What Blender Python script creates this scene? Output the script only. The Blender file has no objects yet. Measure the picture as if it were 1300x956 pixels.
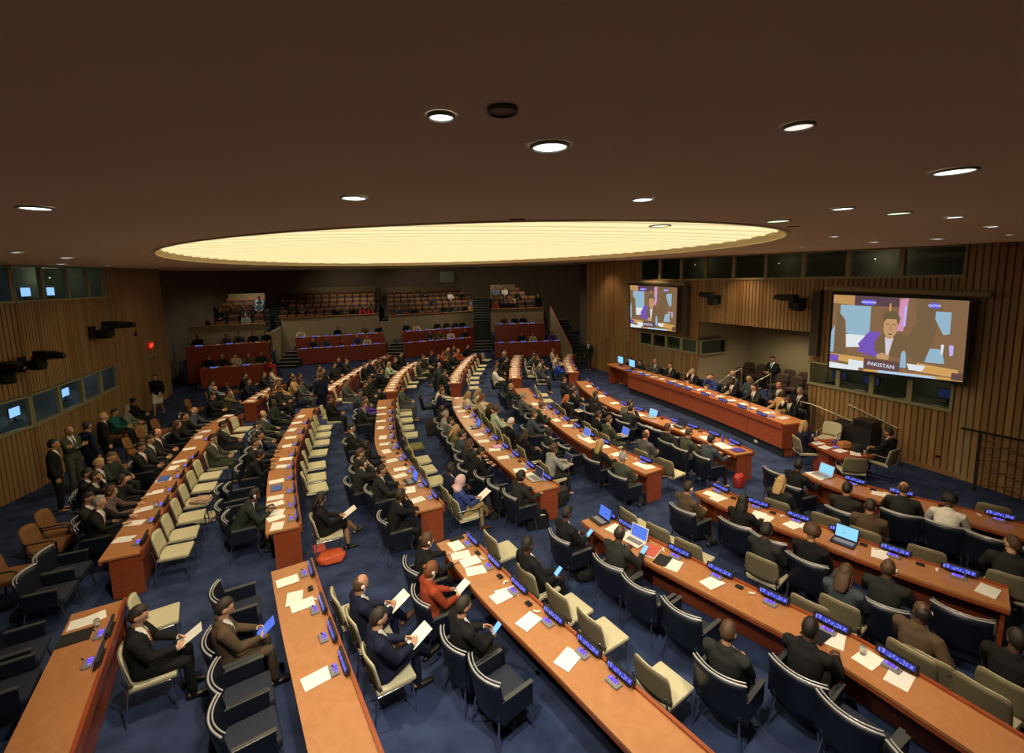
import bpy, bmesh, math, random
from mathutils import Vector, Matrix, noise
R = math.radians
rnd = random.Random(11)
COL = bpy.context.scene.collection
# ------------------------------------------------------------------ camera model
FPX, CXP, CYP, CAMH = 590.0, 650.0, 433.0, 5.1
PITCH, ROLL = math.atan((433 - 356) / 590.0), R(-1.2)
FW = Vector((0, math.cos(PITCH), -math.sin(PITCH)))
U0 = Vector((0, math.sin(PITCH), math.cos(PITCH))); R0 = Vector((1, 0, 0))
RT = R0 * math.cos(ROLL) + U0 * math.sin(ROLL)
UP = -R0 * math.sin(ROLL) + U0 * math.cos(ROLL)
EYE = Vector((0, 0, CAMH))
def ray(px, py): return RT * ((px - CXP) / FPX) + UP * ((CYP - py) / FPX) + FW
def at(px, py, z):
    d = ray(px, py); t = (z - CAMH) / d.z
    return Vector((d.x * t, d.y * t, z))
def on_plane(px, py, A, B, off=0.0):
    d = ray(px, py); A = Vector(A[:2]); B = Vector(B[:2]); t = (B - A).normalized(); n = Vector((t.y, -t.x))
    if n.dot(-A) < 0: n = -n
    A = A + n * off
    s = A.dot(n) / d.xy.dot(n); X = d * s + EYE
    return X
def on_ceil(px, py):
    d = ray(px, py); t = (CE0 - CAMH) / (d.z - CE1 * d.y); return EYE + d * t
CE0, CE1 = 5.5, 0.0205
def cz(y): return CE0 + CE1 * y

# ------------------------------------------------------------------ materials
MATS = {}
def nt(name):
    m = bpy.data.materials.new(name); m.use_nodes = True
    return m, m.node_tree, m.node_tree.nodes['Principled BSDF']
def mat(name, c, rough=.6, metal=0, spec=.5, em=None, es=0, trans=0, bump=0, bscale=60, vary=0, vscale=5, coat=0):
    if name in MATS: return MATS[name]
    m, t, b = nt(name)
    b.inputs['Base Color'].default_value = (*c, 1); b.inputs['Roughness'].default_value = rough
    b.inputs['Metallic'].default_value = metal; b.inputs['Specular IOR Level'].default_value = spec
    if coat: b.inputs['Coat Weight'].default_value = coat
    if trans: b.inputs['Transmission Weight'].default_value = trans
    if em: b.inputs['Emission Color'].default_value = (*em, 1); b.inputs['Emission Strength'].default_value = es
    if bump or vary:
        tc = t.nodes.new('ShaderNodeTexCoord')
        if vary:
            n = t.nodes.new('ShaderNodeTexNoise'); n.inputs['Scale'].default_value = vscale; n.inputs['Detail'].default_value = 4
            t.links.new(tc.outputs['Object'], n.inputs['Vector'])
            r = t.nodes.new('ShaderNodeValToRGB'); r.color_ramp.elements[0].position = .3; r.color_ramp.elements[1].position = .7
            r.color_ramp.elements[0].color = (*[x * (1 - vary) for x in c], 1); r.color_ramp.elements[1].color = (*[min(1, x * (1 + vary)) for x in c], 1)
            t.links.new(n.outputs['Fac'], r.inputs['Fac']); t.links.new(r.outputs['Color'], b.inputs['Base Color'])
        if bump:
            n2 = t.nodes.new('ShaderNodeTexNoise'); n2.inputs['Scale'].default_value = bscale
            t.links.new(tc.outputs['Object'], n2.inputs['Vector'])
            bp_ = t.nodes.new('ShaderNodeBump'); bp_.inputs['Strength'].default_value = bump; bp_.inputs['Distance'].default_value = .01
            t.links.new(n2.outputs['Fac'], bp_.inputs['Height']); t.links.new(bp_.outputs['Normal'], b.inputs['Normal'])
    MATS[name] = m; return m
def wood(name, c1, c2, scale=(1, 1, 1), rough=.35, dist=3.0, coat=.2):
    m, t, b = nt(name)
    tc = t.nodes.new('ShaderNodeTexCoord'); mp = t.nodes.new('ShaderNodeMapping'); mp.inputs['Scale'].default_value = scale
    n = t.nodes.new('ShaderNodeTexNoise'); n.inputs['Scale'].default_value = 3; n.inputs['Detail'].default_value = 6; n.inputs['Distortion'].default_value = dist
    r = t.nodes.new('ShaderNodeValToRGB'); r.color_ramp.elements[0].position = .32; r.color_ramp.elements[1].position = .68
    r.color_ramp.elements[0].color = (*c1, 1); r.color_ramp.elements[1].color = (*c2, 1)
    t.links.new(tc.outputs['Object'], mp.inputs['Vector']); t.links.new(mp.outputs['Vector'], n.inputs['Vector'])
    t.links.new(n.outputs['Fac'], r.inputs['Fac']); t.links.new(r.outputs['Color'], b.inputs['Base Color'])
    b.inputs['Roughness'].default_value = rough; b.inputs['Coat Weight'].default_value = coat; b.inputs['Coat Roughness'].default_value = .25
    MATS[name] = m; return m
def emis(name, c, s):
    if name in MATS: return MATS[name]
    return mat(name, (.01, .01, .01), .5, em=c, es=s)
desk_top = wood('desk_top_wood', (.39, .165, .062), (.45, .20, .080), (1, 1, 1), .38)
cherry = wood('cherry_veneer', (.25, .052, .017), (.31, .072, .024), (.6, .6, 2), .3)
cherry_dark = wood('cherry_bench', (.27, .042, .018), (.34, .06, .024), (.6, .6, 2), .35)
slatA = wood('slat_oak', (.31, .185, .075), (.38, .23, .10), (3, 3, .4), .5, 2, 0)
slatB = wood('slat_oak_brown', (.25, .138, .055), (.30, .168, .07), (3, 3, .4), .5, 2, 0)
slatC = wood('slat_oak_grey', (.30, .21, .11), (.37, .26, .135), (3, 3, .4), .5, 2, 0)
groove = mat('groove_dark', (.05, .03, .015), .9)
carpet = mat('carpet_blue', (.036, .053, .125), .95, spec=.1, bump=.6, bscale=220, vary=.38, vscale=2.4)
plaster = mat('plaster_taupe', (.17, .135, .095), .9, vary=.06, vscale=1.5)
plaster_l = mat('plaster_beige', (.36, .29, .18), .85, vary=.05, vscale=1.5)
ceil_m = mat('ceiling_paint', (.88, .70, .46), .9, spec=.2, vary=.03, vscale=.6)
navy = mat('navy_leather', (.006, .009, .020), .40, bump=.15, bscale=120)
navy_seat = mat('navy_fabric', (.012, .017, .036), .8, bump=.2, bscale=200)
blackp = mat('black_plastic', (.012, .012, .014), .4)
blackm = mat('black_matte', (.010, .010, .011), .8)
piping = mat('silver_piping', (.42, .43, .45), .35, metal=.3)
chrome = mat('chrome_leg', (.62, .62, .64), .22, metal=1)
beige = mat('cream_fabric', (.50, .47, .32), .85, bump=.2, bscale=180, vary=.05)
beige_back = mat('cream_back_shell', (.17, .145, .09), .6)
brown_seat = mat('brown_seat_fabric', (.20, .088, .030), .8, vary=.18, vscale=9)
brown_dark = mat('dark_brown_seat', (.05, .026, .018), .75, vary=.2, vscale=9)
paper = mat('paper_white', (.85, .84, .80), .8)
paper_print = None
grey_pl = mat('grey_plastic', (.20, .20, .20), .45)
offwhite = mat('offwhite_plastic', (.72, .68, .58), .4)
steel = mat('brushed_rail', (.50, .46, .36), .35, metal=.7)
glass_m = mat('booth_glass', (.03, .04, .04), .05, spec=.5)
def mk_glass():
    m, t, b = nt('window_glass')
    b.inputs['Base Color'].default_value = (.8, .9, .85, 1); b.inputs['Roughness'].default_value = .02
    b.inputs['Transmission Weight'].default_value = 1; b.inputs['IOR'].default_value = 1.1
    MATS['window_glass'] = m; return m
glass = mk_glass()
booth = mat('booth_interior', (.10, .10, .085), .8)
frame_m = mat('window_frame_paint', (.30, .28, .16), .5)
red_em = emis('exit_red', (1, .04, .02), 3.2)
def mk_paper():
    m, t, b = nt('printed_paper')
    tc = t.nodes.new('ShaderNodeTexCoord'); w = t.nodes.new('ShaderNodeTexWave'); w.bands_direction = 'Y'; w.inputs['Scale'].default_value = 26
    n = t.nodes.new('ShaderNodeTexNoise'); n.inputs['Scale'].default_value = 60
    mul = t.nodes.new('ShaderNodeMath'); mul.operation = 'MULTIPLY'
    r = t.nodes.new('ShaderNodeValToRGB'); r.color_ramp.elements[0].position = .30; r.color_ramp.elements[1].position = .42
    r.color_ramp.elements[0].color = (.87, .86, .82, 1); r.color_ramp.elements[1].color = (.62, .61, .60, 1)
    t.links.new(tc.outputs['Object'], w.inputs['Vector']); t.links.new(tc.outputs['Object'], n.inputs['Vector'])
    t.links.new(w.outputs['Fac'], mul.inputs[0]); t.links.new(n.outputs['Fac'], mul.inputs[1])
    t.links.new(mul.outputs[0], r.inputs['Fac']); t.links.new(r.outputs['Color'], b.inputs['Base Color'])
    b.inputs['Roughness'].default_value = .8; return m
paper_print = mk_paper()
def mk_display(name, base, letter, s):
    m, t, b = nt(name)
    tc = t.nodes.new('ShaderNodeTexCoord'); mp = t.nodes.new('ShaderNodeMapping'); mp.inputs['Scale'].default_value = (46, 1, 20)
    n = t.nodes.new('ShaderNodeTexNoise'); n.inputs['Scale'].default_value = 1; n.inputs['Detail'].default_value = 1
    r = t.nodes.new('ShaderNodeValToRGB'); r.color_ramp.elements[0].position = .5; r.color_ramp.elements[1].position = .6
    r.color_ramp.elements[0].color = (*base, 1); r.color_ramp.elements[1].color = (*letter, 1)
    t.links.new(tc.outputs['Object'], mp.inputs['Vector']); t.links.new(mp.outputs['Vector'], n.inputs['Vector']); t.links.new(n.outputs['Fac'], r.inputs['Fac'])
    t.links.new(r.outputs['Color'], b.inputs['Emission Color']); b.inputs['Emission Strength'].default_value = s
    b.inputs['Base Color'].default_value = (.01, .01, .03, 1); b.inputs['Roughness'].default_value = .3
    MATS[name] = m; return m
disp_blue = mk_display('display_blue', (.04, .05, .55), (.30, .36, 1.0), .9)
disp_violet = mk_display('display_violet', (.14, .05, .85), (.35, .22, 1.0), 1.1)
disp_deep = mk_display('podium_display_blue', (.01, .02, .42), (.45, .55, 1.0), .8)
screen_blue = emis('laptop_screen_blue', (.10, .22, .95), .9)
screen_cyan = emis('monitor_screen_cyan', (.22, .55, 1.0), 1.3)
screen_dark = emis('laptop_screen_dark', (.02, .03, .09), .5)

# ------------------------------------------------------------------ mesh builder
class MB:
    def __init__(s): s.v = []; s.f = []; s.m = []; s.sm = []
    def add(s, vs, fs, mi=0, smooth=False):
        b = len(s.v); s.v += [tuple(x) for x in vs]; s.f += [tuple(b + i for i in f) for f in fs]; s.m += [mi] * len(fs); s.sm += [smooth] * len(fs); return s
    def box(s, c, d, M=None, mi=0, bev=0.0):
        x, y, z = [k / 2 for k in d]
        if bev:
            bm = bmesh.new(); bmesh.ops.create_cube(bm, size=1)
            for v in bm.verts: v.co = Vector((v.co.x * d[0], v.co.y * d[1], v.co.z * d[2]))
            bmesh.ops.bevel(bm, geom=list(bm.edges), offset=bev, segments=2, profile=.6, affect='EDGES')
            vs = [v.co.copy() for v in bm.verts]; fs = [[v.index for v in f.verts] for f in bm.faces]; bm.free()
        else:
            vs = [Vector(p) for p in ((-x, -y, -z), (x, -y, -z), (x, y, -z), (-x, y, -z), (-x, -y, z), (x, -y, z), (x, y, z), (-x, y, z))]
            fs = [(3, 2, 1, 0), (4, 5, 6, 7), (0, 1, 5, 4), (1, 2, 6, 5), (2, 3, 7, 6), (3, 0, 4, 7)]
        if M: vs = [M @ v for v in vs]
        return s.add([v + Vector(c) for v in vs], fs, mi)
    def prism(s, poly, z0, z1, mi=0):
        n = len(poly)
        a = sum(poly[i][0] * poly[(i + 1) % n][1] - poly[(i + 1) % n][0] * poly[i][1] for i in range(n))
        if a < 0: poly = poly[::-1]
        vs = [(p[0], p[1], z0) for p in poly] + [(p[0], p[1], z1) for p in poly]
        fs = [tuple(range(n - 1, -1, -1)), tuple(range(n, 2 * n))] + [(i, (i + 1) % n, n + (i + 1) % n, n + i) for i in range(n)]
        return s.add(vs, fs, mi)
    def tube(s, pts, rad, seg=8, mi=0, ref=None, cap=True):
        pts = [Vector(p) for p in pts]; rad = [(r, r) if not isinstance(r, tuple) else r for r in (rad if isinstance(rad, (list,)) else [rad] * len(pts))]
        n = len(pts); rings = []
        prev = None
        T = []
        for i in range(n):
            t = (pts[min(i + 1, n - 1)] - pts[max(i - 1, 0)])
            T.append(t.normalized() if t.length > 1e-9 else Vector((0, 0, 1)))
        def frame(t, px):
            x = px - t * px.dot(t)
            if x.length < 1e-4: x = t.orthogonal()
            x.normalize(); return x, t.cross(x)
        px = Vector(ref) if ref else T[0].orthogonal()
        P, Rr, F = [], [], []
        if cap:
            for k in (math.pi / 2 * .97, .95, .5):
                P.append(pts[0] - T[0] * min(rad[0]) * math.sin(k)); Rr.append((rad[0][0] * math.cos(k), rad[0][1] * math.cos(k))); F.append(T[0])
        for i in range(n): P.append(pts[i]); Rr.append(rad[i]); F.append(T[i])
        if cap:
            for k in (.5, .95, math.pi / 2 * .97):
                P.append(pts[-1] + T[-1] * min(rad[-1]) * math.sin(k)); Rr.append((rad[-1][0] * math.cos(k), rad[-1][1] * math.cos(k))); F.append(T[-1])
        vs, fs = [], []
        for i in range(len(P)):
            x, y = frame(F[i], px if ref is None else Vector(ref))
            if ref is None: px = x
            for k in range(seg):
                a = 2 * math.pi * k / seg
                vs.append(P[i] + x * (Rr[i][0] * math.cos(a)) + y * (Rr[i][1] * math.sin(a)))
        for i in range(len(P) - 1):
            for k in range(seg):
                a = i * seg + k; b = i * seg + (k + 1) % seg
                fs.append((a, b, b + seg, a + seg))
        fs.append(tuple(range(seg - 1, -1, -1))); fs.append(tuple((len(P) - 1) * seg + k for k in range(seg)))
        return s.add(vs, fs, mi, True)
    def ball(s, c, r, M=None, seg=14, rings=9, mi=0, fn=None):
        r = (r, r, r) if not isinstance(r, (tuple, list)) else r
        vs, fs = [], []
        for i in range(rings + 1):
            th = math.pi * i / rings
            for k in range(seg):
                a = 2 * math.pi * k / seg
                v = Vector((math.sin(th) * math.cos(a), math.sin(th) * math.sin(a), math.cos(th)))
                q = fn(v) if fn else v
                q = Vector((q.x * r[0], q.y * r[1], q.z * r[2]))
                vs.append((M @ q if M else q) + Vector(c))
        for i in range(rings):
            for k in range(seg):
                fs.append((i * seg + k, (i + 1) * seg + k, (i + 1) * seg + (k + 1) % seg, i * seg + (k + 1) % seg))
        return s.add(vs, fs, mi, True)
    def mesh(s, name, mats, weld=False):
        me = bpy.data.meshes.new(name); me.from_pydata(s.v, [], s.f)
        for m in (mats if isinstance(mats, (list, tuple)) else [mats]): me.materials.append(m)
        me.polygons.foreach_set('material_index', s.m); me.polygons.foreach_set('use_smooth', s.sm)
        if weld:
            bm = bmesh.new(); bm.from_mesh(me); bmesh.ops.remove_doubles(bm, verts=bm.verts, dist=1e-5); bm.to_mesh(me); bm.free()
        me.update(); return me
def link(name, me, parent=None, loc=None, rz=None, mats=None, M=None):
    o = bpy.data.objects.new(name, me); COL.objects.link(o)
    if parent is not None: o.parent = parent
    if M is not None: o.matrix_local = M
    if loc is not None: o.location = loc
    if rz is not None: o.rotation_euler = (0, 0, rz)
    if mats:
        for i, m in enumerate(mats):
            if m is not None and i < len(o.material_slots): o.material_slots[i].link = 'OBJECT'; o.material_slots[i].material = m
    return o
def tag(o, label, cat, group=None, kind=None):
    o['label'] = label; o['category'] = cat
    if group: o['group'] = group
    if kind: o['kind'] = kind
    return o
def structure(name, mb, m, label=None):
    o = link(name, mb.mesh(name, m) if isinstance(mb, MB) else mb); o['kind'] = 'structure'
    if label: o['label'] = label
    return o
def empty(name, loc, rz=0):
    o = bpy.data.objects.new(name, None); COL.objects.link(o); o.location = loc; o.rotation_euler = (0, 0, rz); o.empty_display_size = .1; return o
def part(name, mb, m, parent, world=False):
    o = link(name, mb.mesh(name, m), parent)
    if world: o.location = -parent.location
    return o
ORD = ['zeroth', 'first', 'second', 'third', 'fourth', 'fifth', 'sixth', 'seventh', 'eighth', 'ninth', 'tenth', 'eleventh', 'twelfth', 'thirteenth', 'fourteenth', 'fifteenth', 'sixteenth', 'seventeenth', 'eighteenth', 'nineteenth', 'twentieth', 'twenty-first', 'twenty-second', 'twenty-third', 'twenty-fourth', 'twenty-fifth', 'twenty-sixth', 'twenty-seventh', 'twenty-eighth']

# ================================================================== ROOM SHELL
def resample(pts, step):
    out = [Vector(pts[0]).xy.copy()]; L = 0
    for a, b in zip(pts, pts[1:]):
        a = Vector(a[:2]); b = Vector(b[:2]); n = max(1, round((b - a).length / step))
        for i in range(1, n + 1): out.append(a.lerp(b, i / n))
    return out
def slat_wall(name, pts, z0, z1, room_pt=(0, 12), pitch=.17, seed=1):
    """vertical oak battens on a dark backing: real relief along a plan polyline; z1 may be a function of y"""
    P = resample(pts, pitch); mb = MB(); rr = random.Random(seed)
    for a, b in zip(P, P[1:]):
        t = (b - a).normalized(); n = Vector((t.y, -t.x))
        if n.dot(Vector(room_pt) - a) < 0: n = -n
        w = (b - a).length; mi = rr.choice([0, 0, 1, 1, 2])
        def q(u, d): return a + t * (w * u) + n * d
        prof = [(0, 0), (.10, 0), (.16, .045), (.94, .045), (1, 0)]
        for k, ((u0, d0), (u1, d1)) in enumerate(zip(prof, prof[1:])):
            p0, p1 = q(u0, d0), q(u1, d1)
            zt0 = z1(p0.y) if callable(z1) else z1; zt1 = z1(p1.y) if callable(z1) else z1
            mb.add([(p0.x, p0.y, z0), (p1.x, p1.y, z0), (p1.x, p1.y, zt1), (p0.x, p0.y, zt0)], [(0, 1, 2, 3)], 3 if k == 0 else mi)
    return structure(name, mb, [slatA, slatB, slatC, groove])
def flat_wall(name, pts, z0, z1, m, th=.12, room_pt=(0, 12)):
    mb = MB()
    for a, b in zip(pts, pts[1:]):
        a = Vector(a[:2]); b = Vector(b[:2]); t = (b - a).normalized(); n = Vector((t.y, -t.x))
        if n.dot(Vector(room_pt) - a) > 0: n = -n
        c, d = a + n * th, b + n * th
        za = z1(a.y) if callable(z1) else z1; zb = z1(b.y) if callable(z1) else z1
        vs = [(a.x, a.y, z0), (b.x, b.y, z0), (d.x, d.y, z0), (c.x, c.y, z0), (a.x, a.y, za), (b.x, b.y, zb), (d.x, d.y, zb), (c.x, c.y, za)]
        mb.add(vs, [(3, 2, 1, 0), (4, 5, 6, 7), (0, 1, 5, 4), (1, 2, 6, 5), (2, 3, 7, 6), (3, 0, 4, 7)])
    return structure(name, mb, m)

fl = MB(); fl.box((-4, 20, -.1), (48, 52, .2)); structure('floor', fl, carpet)
# ceiling with the elliptical recess
OC = Vector((-2.14, 14.34)); OA, OB = 6.28, 10.8; ax1 = Vector((-.951, -.309)).normalized(); ax2 = Vector((.309, -.951)).normalized()
def oval(a, k=1.0): return OC + ax1 * (OA * k * math.cos(a)) + ax2 * (OB * k * math.sin(a))
N = 144
mb = MB(); rings = []
def outer(p):
    d = p - OC; s = min((22 if d.x > 0 else 22) / max(abs(d.x), 1e-6), ((44 - OC.y) if d.y > 0 else (OC.y + 5)) / max(abs(d.y), 1e-6)); return OC + d * s
for k in range(N):
    p = oval(2 * math.pi * k / N); q = outer(p); rings.append((p, q))
angs = []
vs = []
for p, q in rings: vs += [(p.x, p.y, cz(p.y)), (q.x, q.y, cz(q.y)), (p.x, p.y, cz(p.y) + .30), (q.x, q.y, cz(q.y) + .30)]
fs = []
for k in range(N):
    a, b = 4 * k, 4 * ((k + 1) % N)
    fs += [(a, b, b + 1, a + 1), (a + 2, a + 3, b + 3, b + 2), (a, a + 2, b + 2, b)]
mb.add(vs, fs); structure('ceiling', mb, ceil_m)
# luminous stretched panel of the oval, with real ribs
def mk_lum():
    m, t, b = nt('luminous_panel')
    tc = t.nodes.new('ShaderNodeTexCoord'); mp = t.nodes.new('ShaderNodeMapping'); mp.inputs['Rotation'].default_value = (0, 0, R(18)); 
    n = t.nodes.new('ShaderNodeTexNoise'); n.inputs['Scale'].default_value = .22; n.inputs['Detail'].default_value = 2
    r = t.nodes.new('ShaderNodeValToRGB'); r.color_ramp.elements[0].color = (.97, .82, .40, 1); r.color_ramp.elements[1].color = (.97, .87, .50, 1)
    t.links.new(tc.outputs['Object'], n.inputs['Vector']); t.links.new(n.outputs['Fac'], r.inputs['Fac']); t.links.new(r.outputs['Color'], b.inputs['Emission Color'])
    b.inputs['Emission Strength'].default_value = LUM; b.inputs['Base Color'].default_value = (.7, .65, .5, 1); b.inputs['Roughness'].default_value = .6
    return m
LUM = 1.0
mb = MB(); M2 = 12; vs = [(OC.x, OC.y, cz(OC.y) + .26)]; fs = []
for j in range(1, M2 + 1):
    for k in range(N):
        p = oval(2 * math.pi * k / N, j / M2 * .999); vs.append((p.x, p.y, cz(p.y) + .12 + .14 * (1 - (j / M2) ** 2)))
for k in range(N):
    fs.append((0, 1 + (k + 1) % N, 1 + k))
    for j in range(M2 - 1):
        a = 1 + j * N; fs.append((a + k, a + (k + 1) % N, a + N + (k + 1) % N, a + N + k))
mb.add(vs, fs, 0, True)
lumo = empty('ceiling_light_oval', (OC.x, OC.y, cz(OC.y)))
tag(lumo, 'huge glowing cream oval light panel recessed in the brown ceiling', 'ceiling light')
part('diffuser', mb, mk_lum(), lumo, True)
rib_m = mat('oval_rib', (.9, .85, .7), .6, em=(1, .84, .46), es=.50)
mb = MB()
for j in range(1, 30):
    v = -1 + 2 * j / 30; h = math.sqrt(1 - v * v)
    a = OC + ax2 * (OB * v) + ax1 * (OA * h); b = OC + ax2 * (OB * v) - ax1 * (OA * h)
    u = (b - a).normalized(); w = Vector((-u.y, u.x)) * .035
    n_ = 12
    for i in range(n_):
        p, q = a.lerp(b, i / n_), a.lerp(b, (i + 1) / n_)
        def zz(x):
            d = x - OC; rr_ = (d.dot(ax1) / OA) ** 2 + (d.dot(ax2) / OB) ** 2; return cz(x.y) + .12 + .14 * (1 - rr_) - .02
        mb.add([(p.x - w.x, p.y - w.y, zz(p)), (q.x - w.x, q.y - w.y, zz(q)), (q.x + w.x, q.y + w.y, zz(q)), (p.x + w.x, p.y + w.y, zz(p)),
                (p.x - w.x, p.y - w.y, zz(p) + .03), (q.x - w.x, q.y - w.y, zz(q) + .03), (q.x + w.x, q.y + w.y, zz(q) + .03), (p.x + w.x, p.y + w.y, zz(p) + .03)],
               [(3, 2, 1, 0), (4, 5, 6, 7), (0, 1, 5, 4), (2, 3, 7, 6)])
part('rib', mb, rib_m, lumo, True)['kind'] = 'stuff'
mb = MB(); vs = []; fs = []
for k in range(N):
    p = oval(2 * math.pi * k / N); q = oval(2 * math.pi * k / N, 1.006); vs += [(p.x, p.y, cz(p.y) - .012), (q.x, q.y, cz(q.y) - .012), (p.x, p.y, cz(p.y) + .1), (q.x, q.y, cz(q.y) + .0)]
for k in range(N):
    a, b = 4 * k, 4 * ((k + 1) % N); fs += [(a, b, b + 1, a + 1), (a, a + 2, b + 2, b), (a + 1, b + 1, b + 3, a + 3)]
mb.add(vs, fs); part('trim', mb, ceil_m, lumo, True)

# ---- left wall (exit-sign wall)
LW = [(-12.0, -4), (-12.05, 8), (-12.4, 11.6), (-13.2, 13.9), (-14.1, 16.2)]
LW2 = [(-14.1, 16.2), (-15.2, 18.8), (-16.5, 22)]
WZ = ((1.65, 2.45), (4.82, None))
slat_wall('wall_left', LW, 0, 1.62, seed=2, pitch=.125)
slat_wall('wall_left_middle', LW, 2.48, 4.78, seed=2, pitch=.125)
slat_wall('wall_left_far', LW2, 0, lambda y: cz(y) + .02, seed=5, pitch=.125)
flat_wall('wall_back_left', [(-16.5, 22), (-18.9, 25.2), (-21, 30), (-20, 36)], 0, lambda y: cz(y) + .02, plaster)
flat_wall('wall_back', [(-20, 36), (-17.2, 40.4), (-9, 43), (3.0, 46.5), (7.0, 45), (5.6, 38)], 0, lambda y: cz(y) + .02, plaster)
flat_wall('wall_back_right', [(5.6, 38), (5.75, 30), (5.25, 27.25), (4.42, 27.02)], 0, lambda y: cz(y) + .02, plaster)
flat_wall('wall_front', [(-12.0, -4), (15.6, -4)], 0, lambda y: cz(y) + .02, plaster)
def band(idx0, A_pts, z0, z1, bay, depth, room_pt, glow, seed=1, label=''):
    """ribbon of booth windows: frames, mullions, panes and the dark booth behind"""
    P = resample(A_pts, bay); rr = random.Random(seed)
    t_all = (P[-1] - P[0]).normalized(); n = Vector((t_all.y, -t_all.x))
    if n.dot(Vector(room_pt) - P[0]) < 0: n = -n
    top = (lambda y: cz(y)) if z1 is None else (lambda y: z1)
    shell = MB()
    for a, b in zip(P, P[1:]):
        c, d = a - n * depth, b - n * depth
        za, zb = top(a.y), top(b.y)
        shell.add([(a.x, a.y, z0 - .05), (b.x, b.y, z0 - .05), (d.x, d.y, z0 - .05), (c.x, c.y, z0 - .05)], [(0, 1, 2, 3)])
        shell.add([(c.x, c.y, z0 - .1), (d.x, d.y, z0 - .1), (d.x, d.y, zb + .1), (c.x, c.y, za + .1)], [(0, 1, 2, 3)])
        if z1 is not None: shell.add([(a.x, a.y, za + .02), (b.x, b.y, zb + .02), (d.x, d.y, zb + .02), (c.x, c.y, za + .02)], [(3, 2, 1, 0)])
    for e in (P[0], P[-1]):
        c = e - n * depth
        shell.add([(e.x, e.y, z0 - .1), (c.x, c.y, z0 - .1), (c.x, c.y, top(c.y) + .1), (e.x, e.y, top(e.y) + .1)], [(0, 1, 2, 3)])
    structure('trim_%d' % (idx0 + 50), shell, booth)
    for i, (a, b) in enumerate(zip(P, P[1:])):
        t = (b - a).normalized(); fr = MB(); za, zb = top(a.y), top(b.y); zm = (za + zb) / 2
        M = Matrix.Rotation(math.atan2(t.y, t.x), 4, 'Z'); c = (a + b) / 2; L = (b - a).length
        nn = Vector((t.y, -t.x)); nn = nn if nn.dot(n) > 0 else -nn
        o = c + nn * .03
        fr.box((o.x, o.y, z0 + .0), (L, .14, .07), M); fr.box((o.x, o.y, zm - .02), (L, .1, .05), M)
        for e in (a, b):
            e2 = e + nn * .03 + t * (.03 if e is a else -.03); fr.box((e2.x, e2.y, (z0 + zm) / 2), (.06, .1, zm - z0), M)
        w = structure('window_%d' % (idx0 + i), fr, frame_m)
        g = MB(); g.box((c.x, c.y, (z0 + zm) / 2), (L - .06, .012, zm - z0 - .06), M)
        go = link('pane', g.mesh('pane', glass), w)
    return P, n
def booth_kit(P, n, z, idxs, colour, where):
    for i in idxs:
        if i + 1 >= len(P): continue
        c = (P[i] + P[i + 1]) / 2 - n * .75; t = (P[i + 1] - P[i]).normalized(); rz = math.atan2(t.y, t.x)
        r = empty('booth_monitor', (c.x, c.y, z), rz)
        nm = {'L': 'exit-sign wall', 'R': 'screen wall'}[where[0]]
        tag(r, 'lit monitor on the ledge inside the %s booth band of the %s, %s pane' % (where[1:], nm, ORD[i + 1]), 'monitor', 'monitors glowing in the booths')
        b_ = MB(); b_.box((0, 0, .27), (.46, .03, .28), bev=.008); b_.box((0, 0, .02), (.22, .16, .02)); b_.box((0, 0, .09), (.04, .03, .14)); part('housing', b_, blackp, r)
        s_ = MB(); s_.box((0, .0, .27), (.42, .036, .24)); part('screen', s_, colour, r)
blue_glow = emis('booth_screen_blue', (.25, .45, 1.0), 1.6); pale_glow = emis('booth_lamp_pale', (.6, .85, .55), .9)
P, n = band(1, LW, 1.65, 2.45, 1.55, 1.6, (0, 12), 1, label='lower'); booth_kit(P, n, 1.62, [5, 7, 9, 10, 12], blue_glow, 'Llower')
P, n = band(21, LW, 4.82, None, 1.55, 1.6, (0, 12), 1, label='upper'); booth_kit(P, n, 4.79, [8, 9, 11, 12], blue_glow, 'Lupper')

# ---- right wall (screen wall)
RA, RB = Vector((4.4, 27.0)), Vector((10.6, 12.0)); rt = (RB - RA).normalized(); rn = Vector((rt.y, -rt.x))
if rn.dot(Vector((0, 12)) - RA) < 0: rn = -rn
def rw(s, d=0): return RA + rt * s + rn * d
slat_wall('wall_right', [rw(0), rw(8.66)], 0, 1.9, seed=8, pitch=.14)
slat_wall('wall_right_upper', [rw(0), rw(4.9)], 1.9, lambda y: cz(y) + .02, seed=9, pitch=.14)
slat_wall('wall_right_panel', [rw(4.9), rw(8.66)], 2.55, 4.95, seed=10, pitch=.14)
slat_wall('wall_right_over_alcove', [rw(8.66), rw(13.4)], 3.28, 4.95, seed=11, pitch=.14)
slat_wall('wall_right_behind_screen', [rw(13.4), rw(17.1)], 2.38, 4.95, seed=12, pitch=.14)
slat_wall('wall_right_lower', [rw(13.4), rw(17.1)], 0, 1.62, seed=13, pitch=.14)
slat_wall('wall_right_near', [rw(17.1), (12.6, 6), (15.5, -4)], 0, lambda y: cz(y) + .02, seed=14, pitch=.14)
P, n = band(41, [rw(4.9), rw(8.66)], 1.93, 2.52, .94, 1.2, (0, 12), 0)
P, n = band(61, [rw(13.4), rw(17.1)], 1.66, 2.36, .925, 1.3, (0, 12), 0); booth_kit(P, n, 1.63, [0, 1, 3], screen_dark, 'Rlower')
P, n = band(71, [rw(4.9), rw(17.1)], 4.98, None, 1.36, 1.3, (0, 12), 0)
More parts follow.
